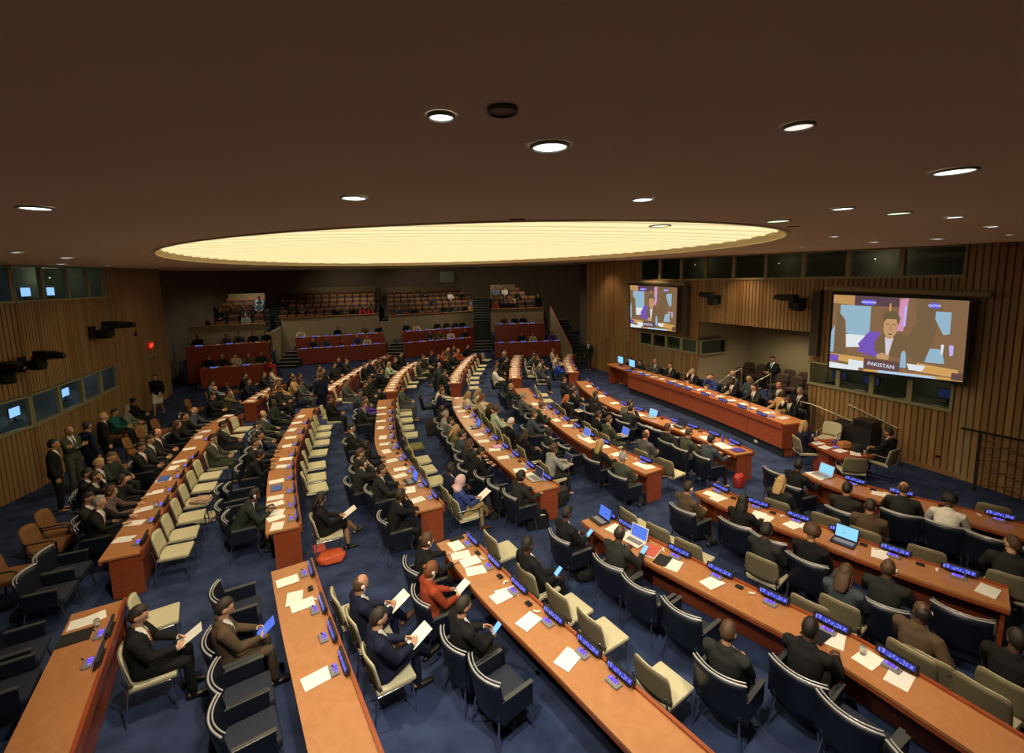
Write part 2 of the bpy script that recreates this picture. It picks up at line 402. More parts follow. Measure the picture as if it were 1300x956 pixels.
# alcove: side walls, back wall, raised floor, soffit
al = MB()
a0, a1, a2, a3 = rw(8.66), rw(8.66, -3.0), rw(13.4, -3.0), rw(13.4)
flat_wall('wall_alcove_back', [a1, a2], 0, 3.4, plaster_l, room_pt=a0)
flat_wall('wall_alcove_far', [a0, a1], 0, 1.85, plaster_l, room_pt=rw(11))
flat_wall('wall_alcove_far_upper', [a0, a1], 2.5, 3.4, plaster_l, room_pt=rw(11))
flat_wall('wall_alcove_far_side', [rw(8.66, -1.5), a1], 1.85, 2.5, plaster_l, room_pt=rw(11))
band(81, [rw(8.66, -.05), rw(8.66, -1.5)], 1.88, 2.48, 1.45, .8, rw(11), 0)
flat_wall('wall_alcove_near', [a3, a2], 0, 3.4, plaster_l, room_pt=rw(11))
sf = MB(); sf.prism([a0, a1, a2, a3], 3.28, 3.4); structure('ceiling_alcove', sf, plaster_l)
pf = MB(); pf.prism([rw(8.7, -.75), rw(8.7, -2.95), rw(13.35, -2.95), rw(13.35, -.75)], .0, .5); structure('floor_alcove', pf, carpet)
pf = MB(); pf.prism([rw(10.0, .0), rw(10.0, -.75), rw(11.2, -.75), rw(11.2, .0)], .0, .25); structure('floor_alcove_step', pf, carpet)
# baseboards
mb = MB()
for a, b in ((rw(0, .05), rw(8.6, .05)), (rw(13.45, .05), rw(19, .05))):
    t = (b - a).normalized(); M = Matrix.Rotation(math.atan2(t.y, t.x), 4, 'Z'); c = (a + b) / 2; mb.box((c.x, c.y, .06), ((b - a).length, .03, .12), M)
structure('baseboard_right', mb, slatB)
# exit door + sign on the left wall
dA, dB = Vector(LW2[1]), Vector(LW2[2]); dt = (dB - dA).normalized(); dn = Vector((dt.y, -dt.x)); dM = math.atan2(dt.y, dt.x)
dc = dA + dt * .95 + dn * .07; M = Matrix.Rotation(dM, 4, 'Z')
mb = MB(); mb.box((dc.x, dc.y, 1.07), (1.0, .06, 2.14), M, 0); d1 = structure('door_1', mb, slatB)
mb = MB()
for k in (-1, 1): mb.box((dc.x + dt.x * .53 * k, dc.y + dt.y * .53 * k, 1.1), (.06, .1, 2.2), M)
mb.box((dc.x, dc.y, 2.2), (1.12, .1, .06), M); link('door_frame', mb.mesh('door_frame', frame_m), d1)
mb = MB(); hp = dc + dt * .4 + dn * .06; mb.tube([(hp.x, hp.y, .95), (hp.x, hp.y, 1.15)], .015); link('door_handle', mb.mesh('door_handle', chrome), d1)
def text_mesh(txt, size, ext=.002, align='CENTER'):
    cu = bpy.data.curves.new('lettering', 'FONT'); cu.body = txt; cu.size = size; cu.extrude = ext; cu.align_x = align; cu.align_y = 'CENTER'
    o = bpy.data.objects.new('tmp', cu); COL.objects.link(o); bpy.context.view_layer.update()
    me = bpy.data.meshes.new_from_object(o.evaluated_get(bpy.context.evaluated_depsgraph_get())); bpy.data.objects.remove(o); return me
es = on_plane(193, 436, LW2[1], LW2[2], .12); es = Vector((dc.x, dc.y, 2.66)) + Vector((dn.x, dn.y, 0)) * .05
sg = empty('exit_sign', es, dM + math.pi); tag(sg, 'small glowing red EXIT sign above the side door', 'sign')
mb = MB(); mb.box((0, 0, 0), (.46, .05, .26), bev=.01); part('housing', mb, mat('exit_box', (.12, .01, .01), .4, em=(1, .03, .01), es=.35), sg)
tm = text_mesh('EXIT', .2); tm.materials.clear(); tm.materials.append(red_em)
link('lettering', tm, sg, M=Matrix.Translation((0, .03, 0)) @ Matrix.Rotation(math.pi, 4, 'Z') @ Matrix.Rotation(R(90), 4, 'X'))

# ---- two projection screens showing the speaker
SC = {}
def sm(name, c, s=.85): return emis('screen_' + name, c, s)
PIC = [  # (material, polygon in 0..1 picture coordinates, y down)
 ('brown', [(0, 0), (1, 0), (1, 1), (0, 1)]), ('tan', [(0, 0), (.19, 0), (.19, .13), (0, .11)]), ('purpledark', [(.19, 0), (.54, 0), (.54, .12), (.19, .13)]),
 ('sky', [(.07, .13), (.33, .13), (.33, .5), (.2, .55), (.13, .5), (.12, .33), (.07, .25)]), ('white', [(.13, .52), (.32, .52), (.33, .58), (.26, .68), (.14, .7)]),
 ('pink', [(.55, .02), (.61, .0), (.6, .25), (.585, .43), (.54, .43), (.545, .2)]), ('violetlt', [(.585, .1), (.605, .1), (.6, .36), (.58, .38)]),
 ('violet', [(.33, .46), (.42, .46), (.38, .6), (.42, .72), (.27, .7), (.24, .64)]), ('suit', [(.42, .5), (.46, .46), (.55, .46), (.64, .5), (.68, .66), (.62, .78), (.38, .76), (.38, .6)]),
 ('violet', [(.26, .66), (.4, .72), (.4, .8), (.24, .74)]), ('shirt', [(.455, .52), (.52, .52), (.49, .76), (.47, .76)]),
 ('skin', [(.44, .28), (.5, .25), (.545, .3), (.54, .45), (.505, .54), (.47, .54), (.44, .45)]), ('hair', [(.43, .34), (.43, .22), (.47, .17), (.53, .18), (.56, .26), (.55, .36), (.53, .28), (.46, .28)]),
 ('suit', [(.66, 0), (.8, 0), (.84, .1), (.8, .5), (.76, .8), (.66, .8), (.62, .5), (.68, .3)]), ('sky', [(.8, .15), (.9, .15), (.9, .42), (.86, .44), (.8, .25)]),
 ('sky', [(.78, .62), (.86, .62), (.88, .8), (.75, .8)]), ('violetlt', [(.9, .56), (.93, .56), (.93, .68), (.91, .7)]), ('white', [(.85, .56), (.87, .56), (.865, .68), (.855, .68)]),
 ('orange', [(0, .8), (.3, .82), (.3, .92), (0, .88)]), ('orange', [(.7, .82), (.97, .86), (.97, .96), (.7, .93)]), ('white', [(.17, .86), (.3, .87), (.3, .96), (.17, .95)]),
 ('violet', [(.0, .81), (.08, .82), (.08, .9), (0, .9)]), ('plate', [(.3, .83), (.58, .83), (.58, .98), (.3, .98)]), ('skin', [(.4, .76), (.44, .73), (.5, .76), (.49, .82), (.4, .81)]),
 ('sky', [(.585, .72), (.595, .68), (.61, .68), (.62, .72), (.625, .9), (.58, .9)]), ('white', [(.63, .84), (.76, .85), (.74, .92), (.65, .92)]), ('orange', [(.3, .97), (.72, .96), (1, .97), (1, 1), (.3, 1)]),
 ('suit', [(.04, .2), (.1, .3), (.12, .6), (.14, .8), (.04, .8)]), ('brow', [(.455, .345), (.485, .34), (.485, .35), (.455, .356)]), ('brow', [(.505, .34), (.535, .347), (.535, .357), (.505, .35)]), ('brow', [(.478, .47), (.512, .47), (.508, .485), (.482, .485)]), ('nose', [(.488, .36), (.5, .36), (.506, .43), (.484, .43)]), ('orange', [(.475, .08), (.487, .08), (.487, .18), (.475, .18)]),
 ('white', [(0, .92), (.26, .95), (.26, 1), (0, 1)]), ('skyl', [(.42, .965), (.83, .975), (.83, 1), (.42, 1)]), ('sky', [(0, .5), (.03, .4), (.03, .78), (0, .78)]),
 ('plate', [(.93, .9), (1, .9), (1, .99), (.93, .99)]), ('blue', [(.26, .05), (.36, .05), (.36, .11), (.26, .11)]), ('blue', [(.76, .05), (.82, .05), (.82, .11), (.76, .11)])]
PC = dict(brown=(.26, .145, .07), tan=(.60, .33, .12), purpledark=(.11, .06, .08), sky=(.34, .54, .68), skyl=(.5, .72, .95), white=(.85, .92, .95), pink=(.75, .32, .55), violetlt=(.62, .5, 1), violet=(.20, .10, .55),
          suit=(.20, .125, .06), shirt=(.75, .7, .8), skin=(.62, .36, .17), hair=(.16, .12, .05), brow=(.22, .10, .05), nose=(.50, .27, .13), orange=(.72, .40, .12), plate=(.14, .07, .07), blue=(.16, .13, .95))
def projection(c00, c10, c11, c01, label, k):
    """corners top-left, top-right, bottom-right, bottom-left (world)"""
    base = (c01 + c11) / 2; r = empty('projection_screen', base); tag(r, label, 'screen', 'projection screens on the wall')
    ux = (c10 - c00); uy = (c01 - c00); nrm = ux.cross(uy).normalized()
    if nrm.dot(EYE - c00) < 0: nrm = -nrm
    nrm.normalize(); X = ux.normalized(); Z = Vector((0, 0, 1))
    def pt(u, v, d=0): return c00.lerp(c10, u).lerp(c01.lerp(c11, u), v) + nrm * d
    fr = MB(); b = .05
    o = [pt(-.02 * 1, -.035), pt(1.02, -.035), pt(1.02, 1.035), pt(-.02, 1.035)]
    o2 = [q - nrm * .03 for q in o]
    fr.add(o + o2, [(0, 1, 2, 3), (7, 6, 5, 4), (0, 4, 5, 1), (1, 5, 6, 2), (2, 6, 7, 3), (3, 7, 4, 0)]); part('border', fr, blackm, r, True)
    cols = list(PC); pm = MB(); 
    for i, (cn, poly) in enumerate(PIC):
        pm.add([pt(u, v, .004 + i * .0004) for u, v in poly], [tuple(range(len(poly)))], cols.index(cn))
    part('picture', pm, [sm(cn, PC[cn]) for cn in cols], r, True)
    for txt, u, v, sz in (('PAKISTAN', .44, .90, .052), ('ROUMANIE', .31, .08, .03), ('QATAR', .79, .08, .032)):
        tm = text_mesh(txt, sz * ux.length * (.9 if sz > .04 else .8), .001); tm.materials.clear(); tm.materials.append(sm('text', (.75, .82, 1), 1.0))
        p = pt(u, v, .022); Y = -(uy.normalized()); Mx = Matrix((X, Y, nrm)).transposed().to_4x4(); Mx.translation = p - r.location
        link('lettering', tm, r, M=Mx)
    cs = MB(); a_, b_ = pt(-.08, -.085, -.05), pt(1.10, -.085, -.05); cs.tube([a_, b_], .085, 12); part('roller_case', cs, mat('screen_case', (.24, .19, .11), .5), r, True)
    br = MB()
    for u in (.05, .95):
        p = pt(u, -.085, -.1); br.tube([p, p - nrm * .33], .02)
    part('bracket', br, blackm, r, True)
    return r
projection(on_plane(800, 362, RA, RB, .4), on_plane(860, 365, RA, RB, .4), on_plane(858, 421, RA, RB, .4), on_plane(801, 415, RA, RB, .4), 'smaller-looking projection screen farther along the screen wall, above the podium end', 0)
projection(on_plane(1059, 374, RA, RB, .4), on_plane(1231, 382, RA, RB, .4), on_plane(1222, 485, RA, RB, .4), on_plane(1053, 466, RA, RB, .4), 'large projection screen beside the alcove showing a seated speaker and PAKISTAN', 1)
# vertical speaker columns beside the screens
for s, z0, z1, lb in ((13.62, 2.55, 4.6, 'tall grey loudspeaker column between the alcove and the large screen'), (8.05, 2.6, 4.7, 'slim grey loudspeaker column beside the smaller projection screen')):
    p = rw(s, .16); o = empty('speaker_column', (p.x, p.y, z0), math.atan2(rt.y, rt.x)); tag(o, lb, 'speaker')
    mb = MB(); mb.box((0, 0, (z1 - z0) / 2), (.26, .2, z1 - z0), bev=.02); part('housing', mb, mat('speaker_grey', (.10, .085, .06), .7), o)
    mb = MB(); mb.box((0, 0, (z1 - z0) / 2), (.2, .215, z1 - z0 - .1)); part('grille', mb, mat('speaker_grille', (.06, .05, .04), .9), o)

# ================================================================== PEOPLE
def remesh(mb, voxel, smooth=2):
    me = mb.mesh('tmp', []); o = bpy.data.objects.new('tmp', me); COL.objects.link(o)
    m = o.modifiers.new('r', 'REMESH'); m.mode = 'VOXEL'; m.voxel_size = voxel; m.use_smooth_shade = True
    if smooth: s = o.modifiers.new('s', 'SMOOTH'); s.factor = .5; s.iterations = smooth
    dg = bpy.context.evaluated_depsgraph_get(); dg.update()
    out = bpy.data.meshes.new_from_object(o.evaluated_get(dg)); bpy.data.objects.remove(o); return out
def mesh_into(mb, me):
    mb.add([v.co[:] for v in me.vertices], [tuple(p.vertices) for p in me.polygons], 0, True)
def joint(a, b, l1, l2, hint):
    a, b = Vector(a), Vector(b); d = b - a; L = min(d.length, (l1 + l2) * .995); b = a + d.normalized() * L
    x = (l1 * l1 - l2 * l2 + L * L) / (2 * L); h = math.sqrt(max(l1 * l1 - x * x, 0)); u = d.normalized()
    hv = Vector(hint); hv = (hv - u * hv.dot(u)).normalized()
    return a + u * x + hv * h, b
def head_mesh(mb, M):
    def fn(v):
        q = v.copy()
        if v.z < 0: k = -v.z; q.x *= 1 - .38 * k ** 1.4; q.y = q.y * (1 - .18 * k) + .16 * k
        if v.y < -.2 and v.z < 0: q.y *= .93
        return q
    mb.ball(M @ Vector((0, 0, 0)), (.076, .094, .118), M.to_3x3().to_4x4(), 22, 16, fn=fn)
    T = lambda x, y, z: M @ Vector((x, y, z))
    mb.tube([T(0, .086, .018), T(0, .108, -.022)], [.010, .016], 8)
    mb.ball(T(0, .078, .032), (.052, .016, .012), M.to_3x3().to_4x4(), 10, 6)
    mb.ball(T(0, .094, -.058), (.026, .012, .009), M.to_3x3().to_4x4(), 10, 6)
    mb.ball(T(0, .075, -.102), (.030, .022, .018), M.to_3x3().to_4x4(), 10, 6)
    for s in (-1, 1): mb.ball(T(.079 * s, -.005, -.008), (.011, .022, .034), M.to_3x3().to_4x4(), 10, 6)
def hand_mesh(mb, wrist, d, nrm, curl=.45, side=1):
    """palm, four fingers and a thumb; d = direction, nrm = back of hand"""
    d = Vector(d).normalized(); nrm = Vector(nrm); nrm = (nrm - d * nrm.dot(d)).normalized(); x = d.cross(nrm) * side
    w = Vector(wrist)
    mb.tube([w - d * .03, w + d * .02, w + d * .085], [(.026, .019), (.034, .018), (.040, .014)], 10, ref=x)
    for i, (ox, L) in enumerate(((-.030, .062), (-.010, .074), (.011, .070), (.031, .055))):
        p = w + d * .085 + x * ox; u = d.copy(); pts = [p - d * .015, p]; c = curl * (1 + .12 * i)
        for k in range(3):
            u = (u * math.cos(c) - nrm * math.sin(c)).normalized() if k else (u * math.cos(c * .6) - nrm * math.sin(c * .6)).normalized()
            nn = nrm; p = p + u * L * (.42, .33, .25)[k]; pts.append(p)
            nrm_ = (nrm - u * nrm.dot(u)); 
        mb.tube(pts, [.009, .0088, .0082, .0076, .0066], 7)
    b = w + d * .025 - x * .030; mb.tube([b, b - x * .022 + d * .026 - nrm * .01, b - x * .024 + d * .055 - nrm * .022, b - x * .014 + d * .078 - nrm * .030], [.013, .011, .0095, .008], 7)
POSES = {}
def build_pose(key, lean=5, nod=10, turn=0, wr=None, el=None, legs='sit', headside=0, curl=.45, palm=(0, 0, 1)):
    hip = Vector((0, -.10, .56)) if legs not in ('stand', 'walk') else Vector((0, 0, .94))
    a = R(lean); ax = Vector((0, math.sin(a), math.cos(a))); fwd = Vector((0, math.cos(a), -math.sin(a)))
    neck = hip + ax * .50
    sh = {s: hip + ax * .445 + Vector((.182 * s, 0, 0)) for s in (-1, 1)}
    hn = R(nod); hc = neck + Vector((0, math.sin(a * .6), math.cos(a * .6))) * .10 + Vector((0, .03 + .05 * math.sin(hn), .072 - .03 * (1 - math.cos(hn))))
    HM = Matrix.Translation(hc) @ Matrix.Rotation(R(turn), 4, 'Z') @ Matrix.Rotation(-hn, 4, 'X') @ Matrix.Rotation(R(headside), 4, 'Y')
    arms = {}
    for s in (-1, 1):
        tgt = Vector(wr[0 if s < 0 else 1]); e, w = joint(sh[s], tgt, .285, .255, (el or [(-.6, -.4, -.7), (.6, -.4, -.7)])[0 if s < 0 else 1]); arms[s] = (sh[s], e, w)
    LG = {}
    for s in (-1, 1):
        h = hip + Vector((.09 * s, .02, -.02))
        if legs == 'sit': k = h + Vector((.03 * s, .43, -.03)); an = Vector((k.x + .01 * s, k.y + .03 * s, .085)); f = Vector((0, 1, 0))
        elif legs == 'tuck': k = h + Vector((.02 * s, .43, -.03)); an = Vector((k.x * .6, k.y - .16, .095)); f = Vector((0, 1, 0))
        elif legs == 'cross':
            if s > 0: k = h + Vector((-.10, .42, .10)); an = Vector((-.20, k.y + .22, .30)); f = Vector((-.25, .9, .25)).normalized()
            else: k = h + Vector((.02, .43, -.03)); an = Vector((k.x, k.y + .02, .085)); f = Vector((0, 1, 0))
        elif legs == 'walk': k = Vector((h.x, h.y + .10 + .08 * s, .50)); an = Vector((h.x, h.y + .22 * s, .09)); f = Vector((0, 1, 0))
        else: k = Vector((h.x, h.y + .02, .50)); an = Vector((h.x + .01 * s, h.y, .09)); f = Vector((.1 * s, 1, 0)).normalized()
        LG[s] = (h, k, an, f)
    # --- continuous body (skin)
    b = MB(); X = (1, 0, 0)
    b.tube([hip - ax * .06, hip + ax * .12, hip + ax * .30, hip + ax * .42, neck], [(.15, .105), (.125, .09), (.15, .10), (.13, .08), (.056, .052)], 16, ref=X)
    b.tube([neck - ax * .03, hc - Vector((0, .015, .06))], [.058, .052], 12)
    head_mesh(b, HM)
    for s in (-1, 1):
        S, E_, W = arms[s]; b.tube([S, S.lerp(E_, .5), E_, E_.lerp(W, .4), W], [.036, .040, .034, .034, .024], 10)
        h, k, an, f = LG[s]; b.tube([h, h.lerp(k, .5), k, k.lerp(an, .35), an], [.085, .075, .055, .052, .035], 10)
        b.tube([an - f * .03 - Vector((0, 0, .03)), an + f * .12 - Vector((0, 0, .055))], [(.035, .032), (.038, .018)], 8, ref=f.cross(Vector((0, 0, 1))))
    bm_ = remesh(b, .0115, 1)
    body = MB(); mesh_into(body, bm_)
    for s in (-1, 1):
        S, E_, W = arms[s]; d = (W - E_).normalized(); p = palm if palm != 'in' else (s * 1.0, .2, .3)
        hand_mesh(body, W, d, p, curl, s)
    out = {'body': body.mesh('body', [None] if False else []), 'head': HM, 'hc': hc}
    # --- jacket
    def torso(grow, hem=True):
        j = MB(); g = grow
        pts = [hip + ax * (-.02), hip + ax * .12, hip + ax * .30, hip + ax * .415, hip + ax * .482]
        j.tube(pts, [(.182, .140), (.156, .122), (.180, .132), (.182, .116), (.104, .082)], 18, ref=X)
        for s in (-1, 1):
            S, E_, W = arms[s]; We = E_.lerp(W, .93)
            j.tube([S - Vector((.05 * s, 0, 0)) , S, S.lerp(E_, .5), E_, E_.lerp(W, .5), We], [.070, .076, .068, .058, .052, .042], 12)
        return j
    jm = remesh(torso(.0), .014, 3); out['jacket'] = jm
    # shirt front and tie cut from the jacket surface, standing 3 and 6 mm proud of it
    def front(fn, off):
        m = MB(); 
        for p in jm.polygons:
            if len(p.vertices) > 4 and False: continue
            c = p.center - neck; w = -c.dot(ax); u = c.x; fr = c.dot(fwd)
            if fr > .0 and p.normal.dot(fwd) > .25 and fn(u, w):
                m.add([tuple(jm.vertices[i].co + jm.vertices[i].normal * off) for i in p.vertices], [tuple(range(len(p.vertices)))], 0, True)
        return m.mesh('front', [], weld=True)
    out['shirt'] = front(lambda u, w: w < .27 and abs(u) < .066 * (1 - w / .29) + .006, .004)
    out['tie'] = front(lambda u, w: w < .25 and abs(u) < .013 + .05 * w * .3, .009)
    cf = {}
    for s in (-1, 1):
        S, E_, W = arms[s]; d = (W - E_).normalized(); cm = MB(); cm.tube([W - d * .026, W - d * .004], [.036, .033], 10); cf[s] = cm.mesh('shirt_cuff', [])
    cm = MB(); cm.tube([neck - ax * .030, neck + ax * .006], [.066, .060], 14, cap=False)
    out['cuffs'] = cm.mesh('shirt_collar', []); out['cuff'] = cf
    # --- trousers / skirt
    t = MB()
    t.tube([hip - ax * .05, hip + ax * .10], [(.165, .125), (.14, .11)], 14, ref=X)
    for s in (-1, 1):
        h, k, an, f = LG[s]; a2 = k.lerp(an, .90)
        t.tube([h, h.lerp(k, .5), k, k.lerp(an, .5), a2], [.098, .088, .069, .060, .055], 12)
    out['trousers'] = remesh(t, .015, 2)
    t = MB(); t.tube([hip - ax * .05, hip + ax * .10], [(.165, .125), (.14, .11)], 14, ref=X)
    for s in (-1, 1):
        h, k, an, f = LG[s]; t.tube([h, h.lerp(k, .5), h.lerp(k, .93)], [.10, .09, .075], 12)
    h1, k1 = LG[1][0], LG[1][1]; h2, k2 = LG[-1][0], LG[-1][1]
    t.tube([(h1 + h2) / 2, (k1 + k2) / 2 - ((k1 + k2) / 2 - (h1 + h2) / 2) * .08], [(.12, .08), (.10, .06)], 12, ref=X)
    out['skirt'] = remesh(t, .015, 2)
    sh_ = {}
    for s in (-1, 1):
        h, k, an, f = LG[s]; m = MB(); up = Vector((0, 0, 1)); sd = f.cross(up).normalized()
        o = an - Vector((0, 0, .05))
        m.tube([o - f * .05, o + f * .05, o + f * .13, o + f * .19], [(.038, .035), (.042, .036), (.046, .028), (.034, .018)], 10, ref=sd)
        m.tube([an + Vector((0, 0, .01)), an - Vector((0, 0, .03))], [.045, .045], 10)
        sh_[s] = m.mesh('shoe', [])
    out['shoe'] = sh_; out['wr'] = (arms[-1][2], arms[1][2]); out['neck'] = neck; out['ax'] = ax
    POSES[key] = out
build_pose('desk', lean=10, nod=14, wr=[(-.17, .40, .79), (.17, .38, .79)])
build_pose('lap', lean=-3, nod=28, wr=[(-.11, .25, .72), (.11, .25, .72)], palm='in', curl=.6)
build_pose('back', lean=-12, nod=4, wr=[(-.25, .12, .70), (.25, .12, .70)])
build_pose('cross', lean=-4, nod=24, wr=[(-.08, .24, .75), (.10, .26, .77)], palm='in', curl=.6, legs='cross')
build_pose('face', lean=16, nod=16, turn=10, wr=[(-.13, .36, .80), (.06, .225, 1.12)], el=[(-.6, -.4, -.7), (.3, .5, -.9)], palm=(0, 1, .2), curl=.8)
build_pose('bow', lean=28, nod=34, wr=[(-.15, .42, .80), (.13, .44, .80)])
build_pose('fold', lean=0, nod=4, el=[(-.4, 0, -1), (.4, 0, -1)], wr=[(.09, .16, .86), (-.09, .19, .84)], palm=(0, 1, 0), curl=.3)
build_pose('side', lean=2, nod=8, turn=50, wr=[(-.17, .30, .76), (.22, .12, .72)])
build_pose('stand', lean=1, nod=6, el=[(-.25, -1, 0), (.25, -1, 0)], wr=[(-.23, .04, .86), (.23, .04, .86)], legs='stand', palm='in')
build_pose('standfold', lean=0, nod=2, el=[(-.4, 0, -1), (.4, 0, -1)], wr=[(.10, .17, 1.22), (-.10, .20, 1.20)], legs='stand', palm=(0, 1, 0), curl=.3)
build_pose('walk', lean=4, nod=4, el=[(-.25, -1, 0), (.25, -1, 0)], wr=[(-.22, .14, .90), (.22, -.08, .90)], legs='walk', palm='in')
# hair, in head space
def hair_mesh(kind):
    m = MB()
    def shell(fn, r=(.0815, .1005, .124), off=(0, -.006, .005), seg=40, rings=28): m.ball(off, r, None, seg, rings, fn=fn)
    def cut(v, line, w=.10, low=.86, hi=1.0):
        k = min(max((v.z - line) / w + .5, 0), 1); k = k * k * (3 - 2 * k); return v * (low + (hi - low) * k)
    def short(v):
        y = v.y; ax_ = abs(v.x)
        line = .62 - .25 * ax_ * ax_ if y > .55 else (.62 - (.55 - y) * 1.15 if y > .05 else (.045 - (.05 - y) * 1.1))
        line = max(line, -.62)
        return cut(v * (1 + .025 * noise.noise(v * 7)), line)
    def bald(v):
        ok = min(max((.30 - v.z) / .12 + .5, 0), 1) * min(max((.10 - v.y) / .15 + .5, 0), 1) * min(max((v.z + .62) / .12 + .5, 0), 1)
        return v * (.86 + .125 * ok)
    def longf(v):
        y = v.y
        line = (.60 if abs(v.x) < .5 else .60 - (abs(v.x) - .5) * 2.6) if y > .30 else -2
        return cut(v * (1.05 + .03 * noise.noise(v * 5)), line, .14)
    if kind == 's': shell(short)
    if kind == 'b': shell(bald)
    if kind in 'lu':
        shell(longf)
        if kind == 'l':
            m.tube([(0, -.045, .02), (0, -.062, -.08), (0, -.078, -.17), (0, -.080, -.25)], [(.078, .05), (.088, .052), (.092, .038), (.070, .022)], 14, ref=(1, 0, 0))
            for s in (-1, 1): m.tube([(.066 * s, .005, .04), (.078 * s, .01, -.08), (.082 * s, -.005, -.20)], [.020, .022, .012], 8)
        else: m.ball((0, -.118, .03), (.036, .032, .036))
    if kind == 'a': m.ball((0, -.020, .030), (.118, .120, .125), None, 36, 26, fn=lambda v: cut(v * (1 + .12 * noise.noise(v * 6)), .30 if v.y > .35 else -.7, .2, .62))
    if kind == 'h':
        def hj(v):
            q = v * (1.04 + .03 * noise.noise(v * 5))
            return v * .78 if v.y > .50 and abs(v.x) < .55 and v.z < .50 else q
        shell(hj, (.090, .110, .135), (0, -.008, .0))
        m.tube([(0, -.01, -.03), (0, -.005, -.10), (0, -.012, -.15), (0, -.02, -.185), (0, -.02, -.20)], [(.086, .095), (.092, .095), (.118, .105), (.150, .112), (.10, .06)], 20, ref=(1, 0, 0))
    return m.mesh('hair', [], weld=True)
HAIR = {k: hair_mesh(k) for k in 'sbluah'}
EYE_ = {}
for s in (-1, 1): em_ = MB(); em_.ball((.030 * s, .081, .010), (.011, .009, .007), None, 8, 6); EYE_[s] = em_.mesh('eye', [])
EYES = EYE_[1]; em_ = MB(); em_.ball((0, .1015, -.058), (.022, .006, .005), None, 8, 6); LIPS = em_.mesh('mouth', [])
em_ = MB(); em_.ball((.088, -.002, -.005), (.014, .024, .028), None, 10, 6); em_.tube([(.09, .0, .0), (.092, .03, -.03), (.088, .03, -.06)], .006, 6); EARP = em_.mesh('earpiece', [])
for me in [HAIR[k] for k in HAIR] + [EYE_[1], EYE_[-1], LIPS, EARP]: me.materials.append(None)
for p in POSES.values():
    for k in ('body', 'jacket', 'shirt', 'tie', 'cuffs', 'trousers', 'skirt'):
        me = p[k]; me.materials.clear(); me.materials.append(None)
        me.polygons.foreach_set('material_index', [0] * len(me.polygons)); me.polygons.foreach_set('use_smooth', [True] * len(me.polygons))
    for s in (-1, 1): p['shoe'][s].materials.append(None); p['cuff'][s].materials.append(None)
SKIN = {k: mat('skin_' + k, c, .5, bump=.05) for k, c in dict(L=(.55, .31, .20), M=(.42, .22, .125), D=(.085, .042, .026), R=(.60, .27, .17)).items()}
HC = {'black': (.010, .008, .007), 'dark': (.022, .014, .009), 'brown': (.07, .035, .016), 'auburn': (.16, .055, .02), 'blond': (.42, .27, .11), 'grey': (.28, .26, .24), 'white': (.62, .60, .55), 'red': (.32, .09, .02), 'pink': (.62, .42, .42), 'cream': (.6, .55, .45)}
CC = {'black': (.010, .010, .011), 'charcoal': (.022, .023, .022), 'navy': (.010, .013, .035), 'grey': (.085, .088, .085), 'grey-green': (.055, .062, .045), 'dark green': (.020, .030, .020), 'brown': (.085, .058, .035),
      'mauve': (.11, .075, .065), 'white': (.70, .68, .62), 'pale green': (.42, .50, .36), 'teal': (.02, .13, .13), 'tan': (.42, .27, .11), 'red': (.40, .03, .015), 'purple': (.09, .05, .35), 'blue': (.035, .055, .21),
      'pale blue': (.22, .33, .48), 'olive': (.14, .12, .05), 'cream': (.60, .50, .38), 'light grey': (.26, .27, .26), 'orange': (.55, .16, .05), 'slate': (.05, .065, .085), 'royal blue': (.03, .06, .42), 'patterned grey': (.17, .19, .14), 'khaki': (.40, .29, .13), 'rust': (.28, .045, .018)}
def cloth(c): return mat('cloth_' + c.replace(' ', '_').replace('-', '_'), CC[c], .85, spec=.2, bump=.15, bscale=90, vary=.12, vscale=14)
def hairm(c): return mat('hair_' + c, HC[c], .55, bump=.5, bscale=140)
TIES = ['red', 'blue', 'purple', 'navy', 'rust', 'grey', 'teal']
tie_m = {c: mat('tie_' + c, CC[c], .5) for c in TIES + ['tan', 'black', 'olive']}
shirt_m = mat('shirt_white', (.66, .66, .64), .8); shoe_m = mat('shoe_black', (.012, .010, .009), .3); shoe_b = mat('shoe_brown', (.09, .035, .015), .35)
eye_m = mat('eye_dark', (.02, .015, .012), .2); lip_m = mat('lip', (.30, .09, .07), .5); ear_m = mat('earpiece_white', (.7, .68, .6), .4)
HN = {'s': '{} hair', 'b': 'bald head', 'l': 'long {} hair', 'u': 'tied-up {} hair', 'a': 'curly {} hair', 'h': '{} headscarf'}
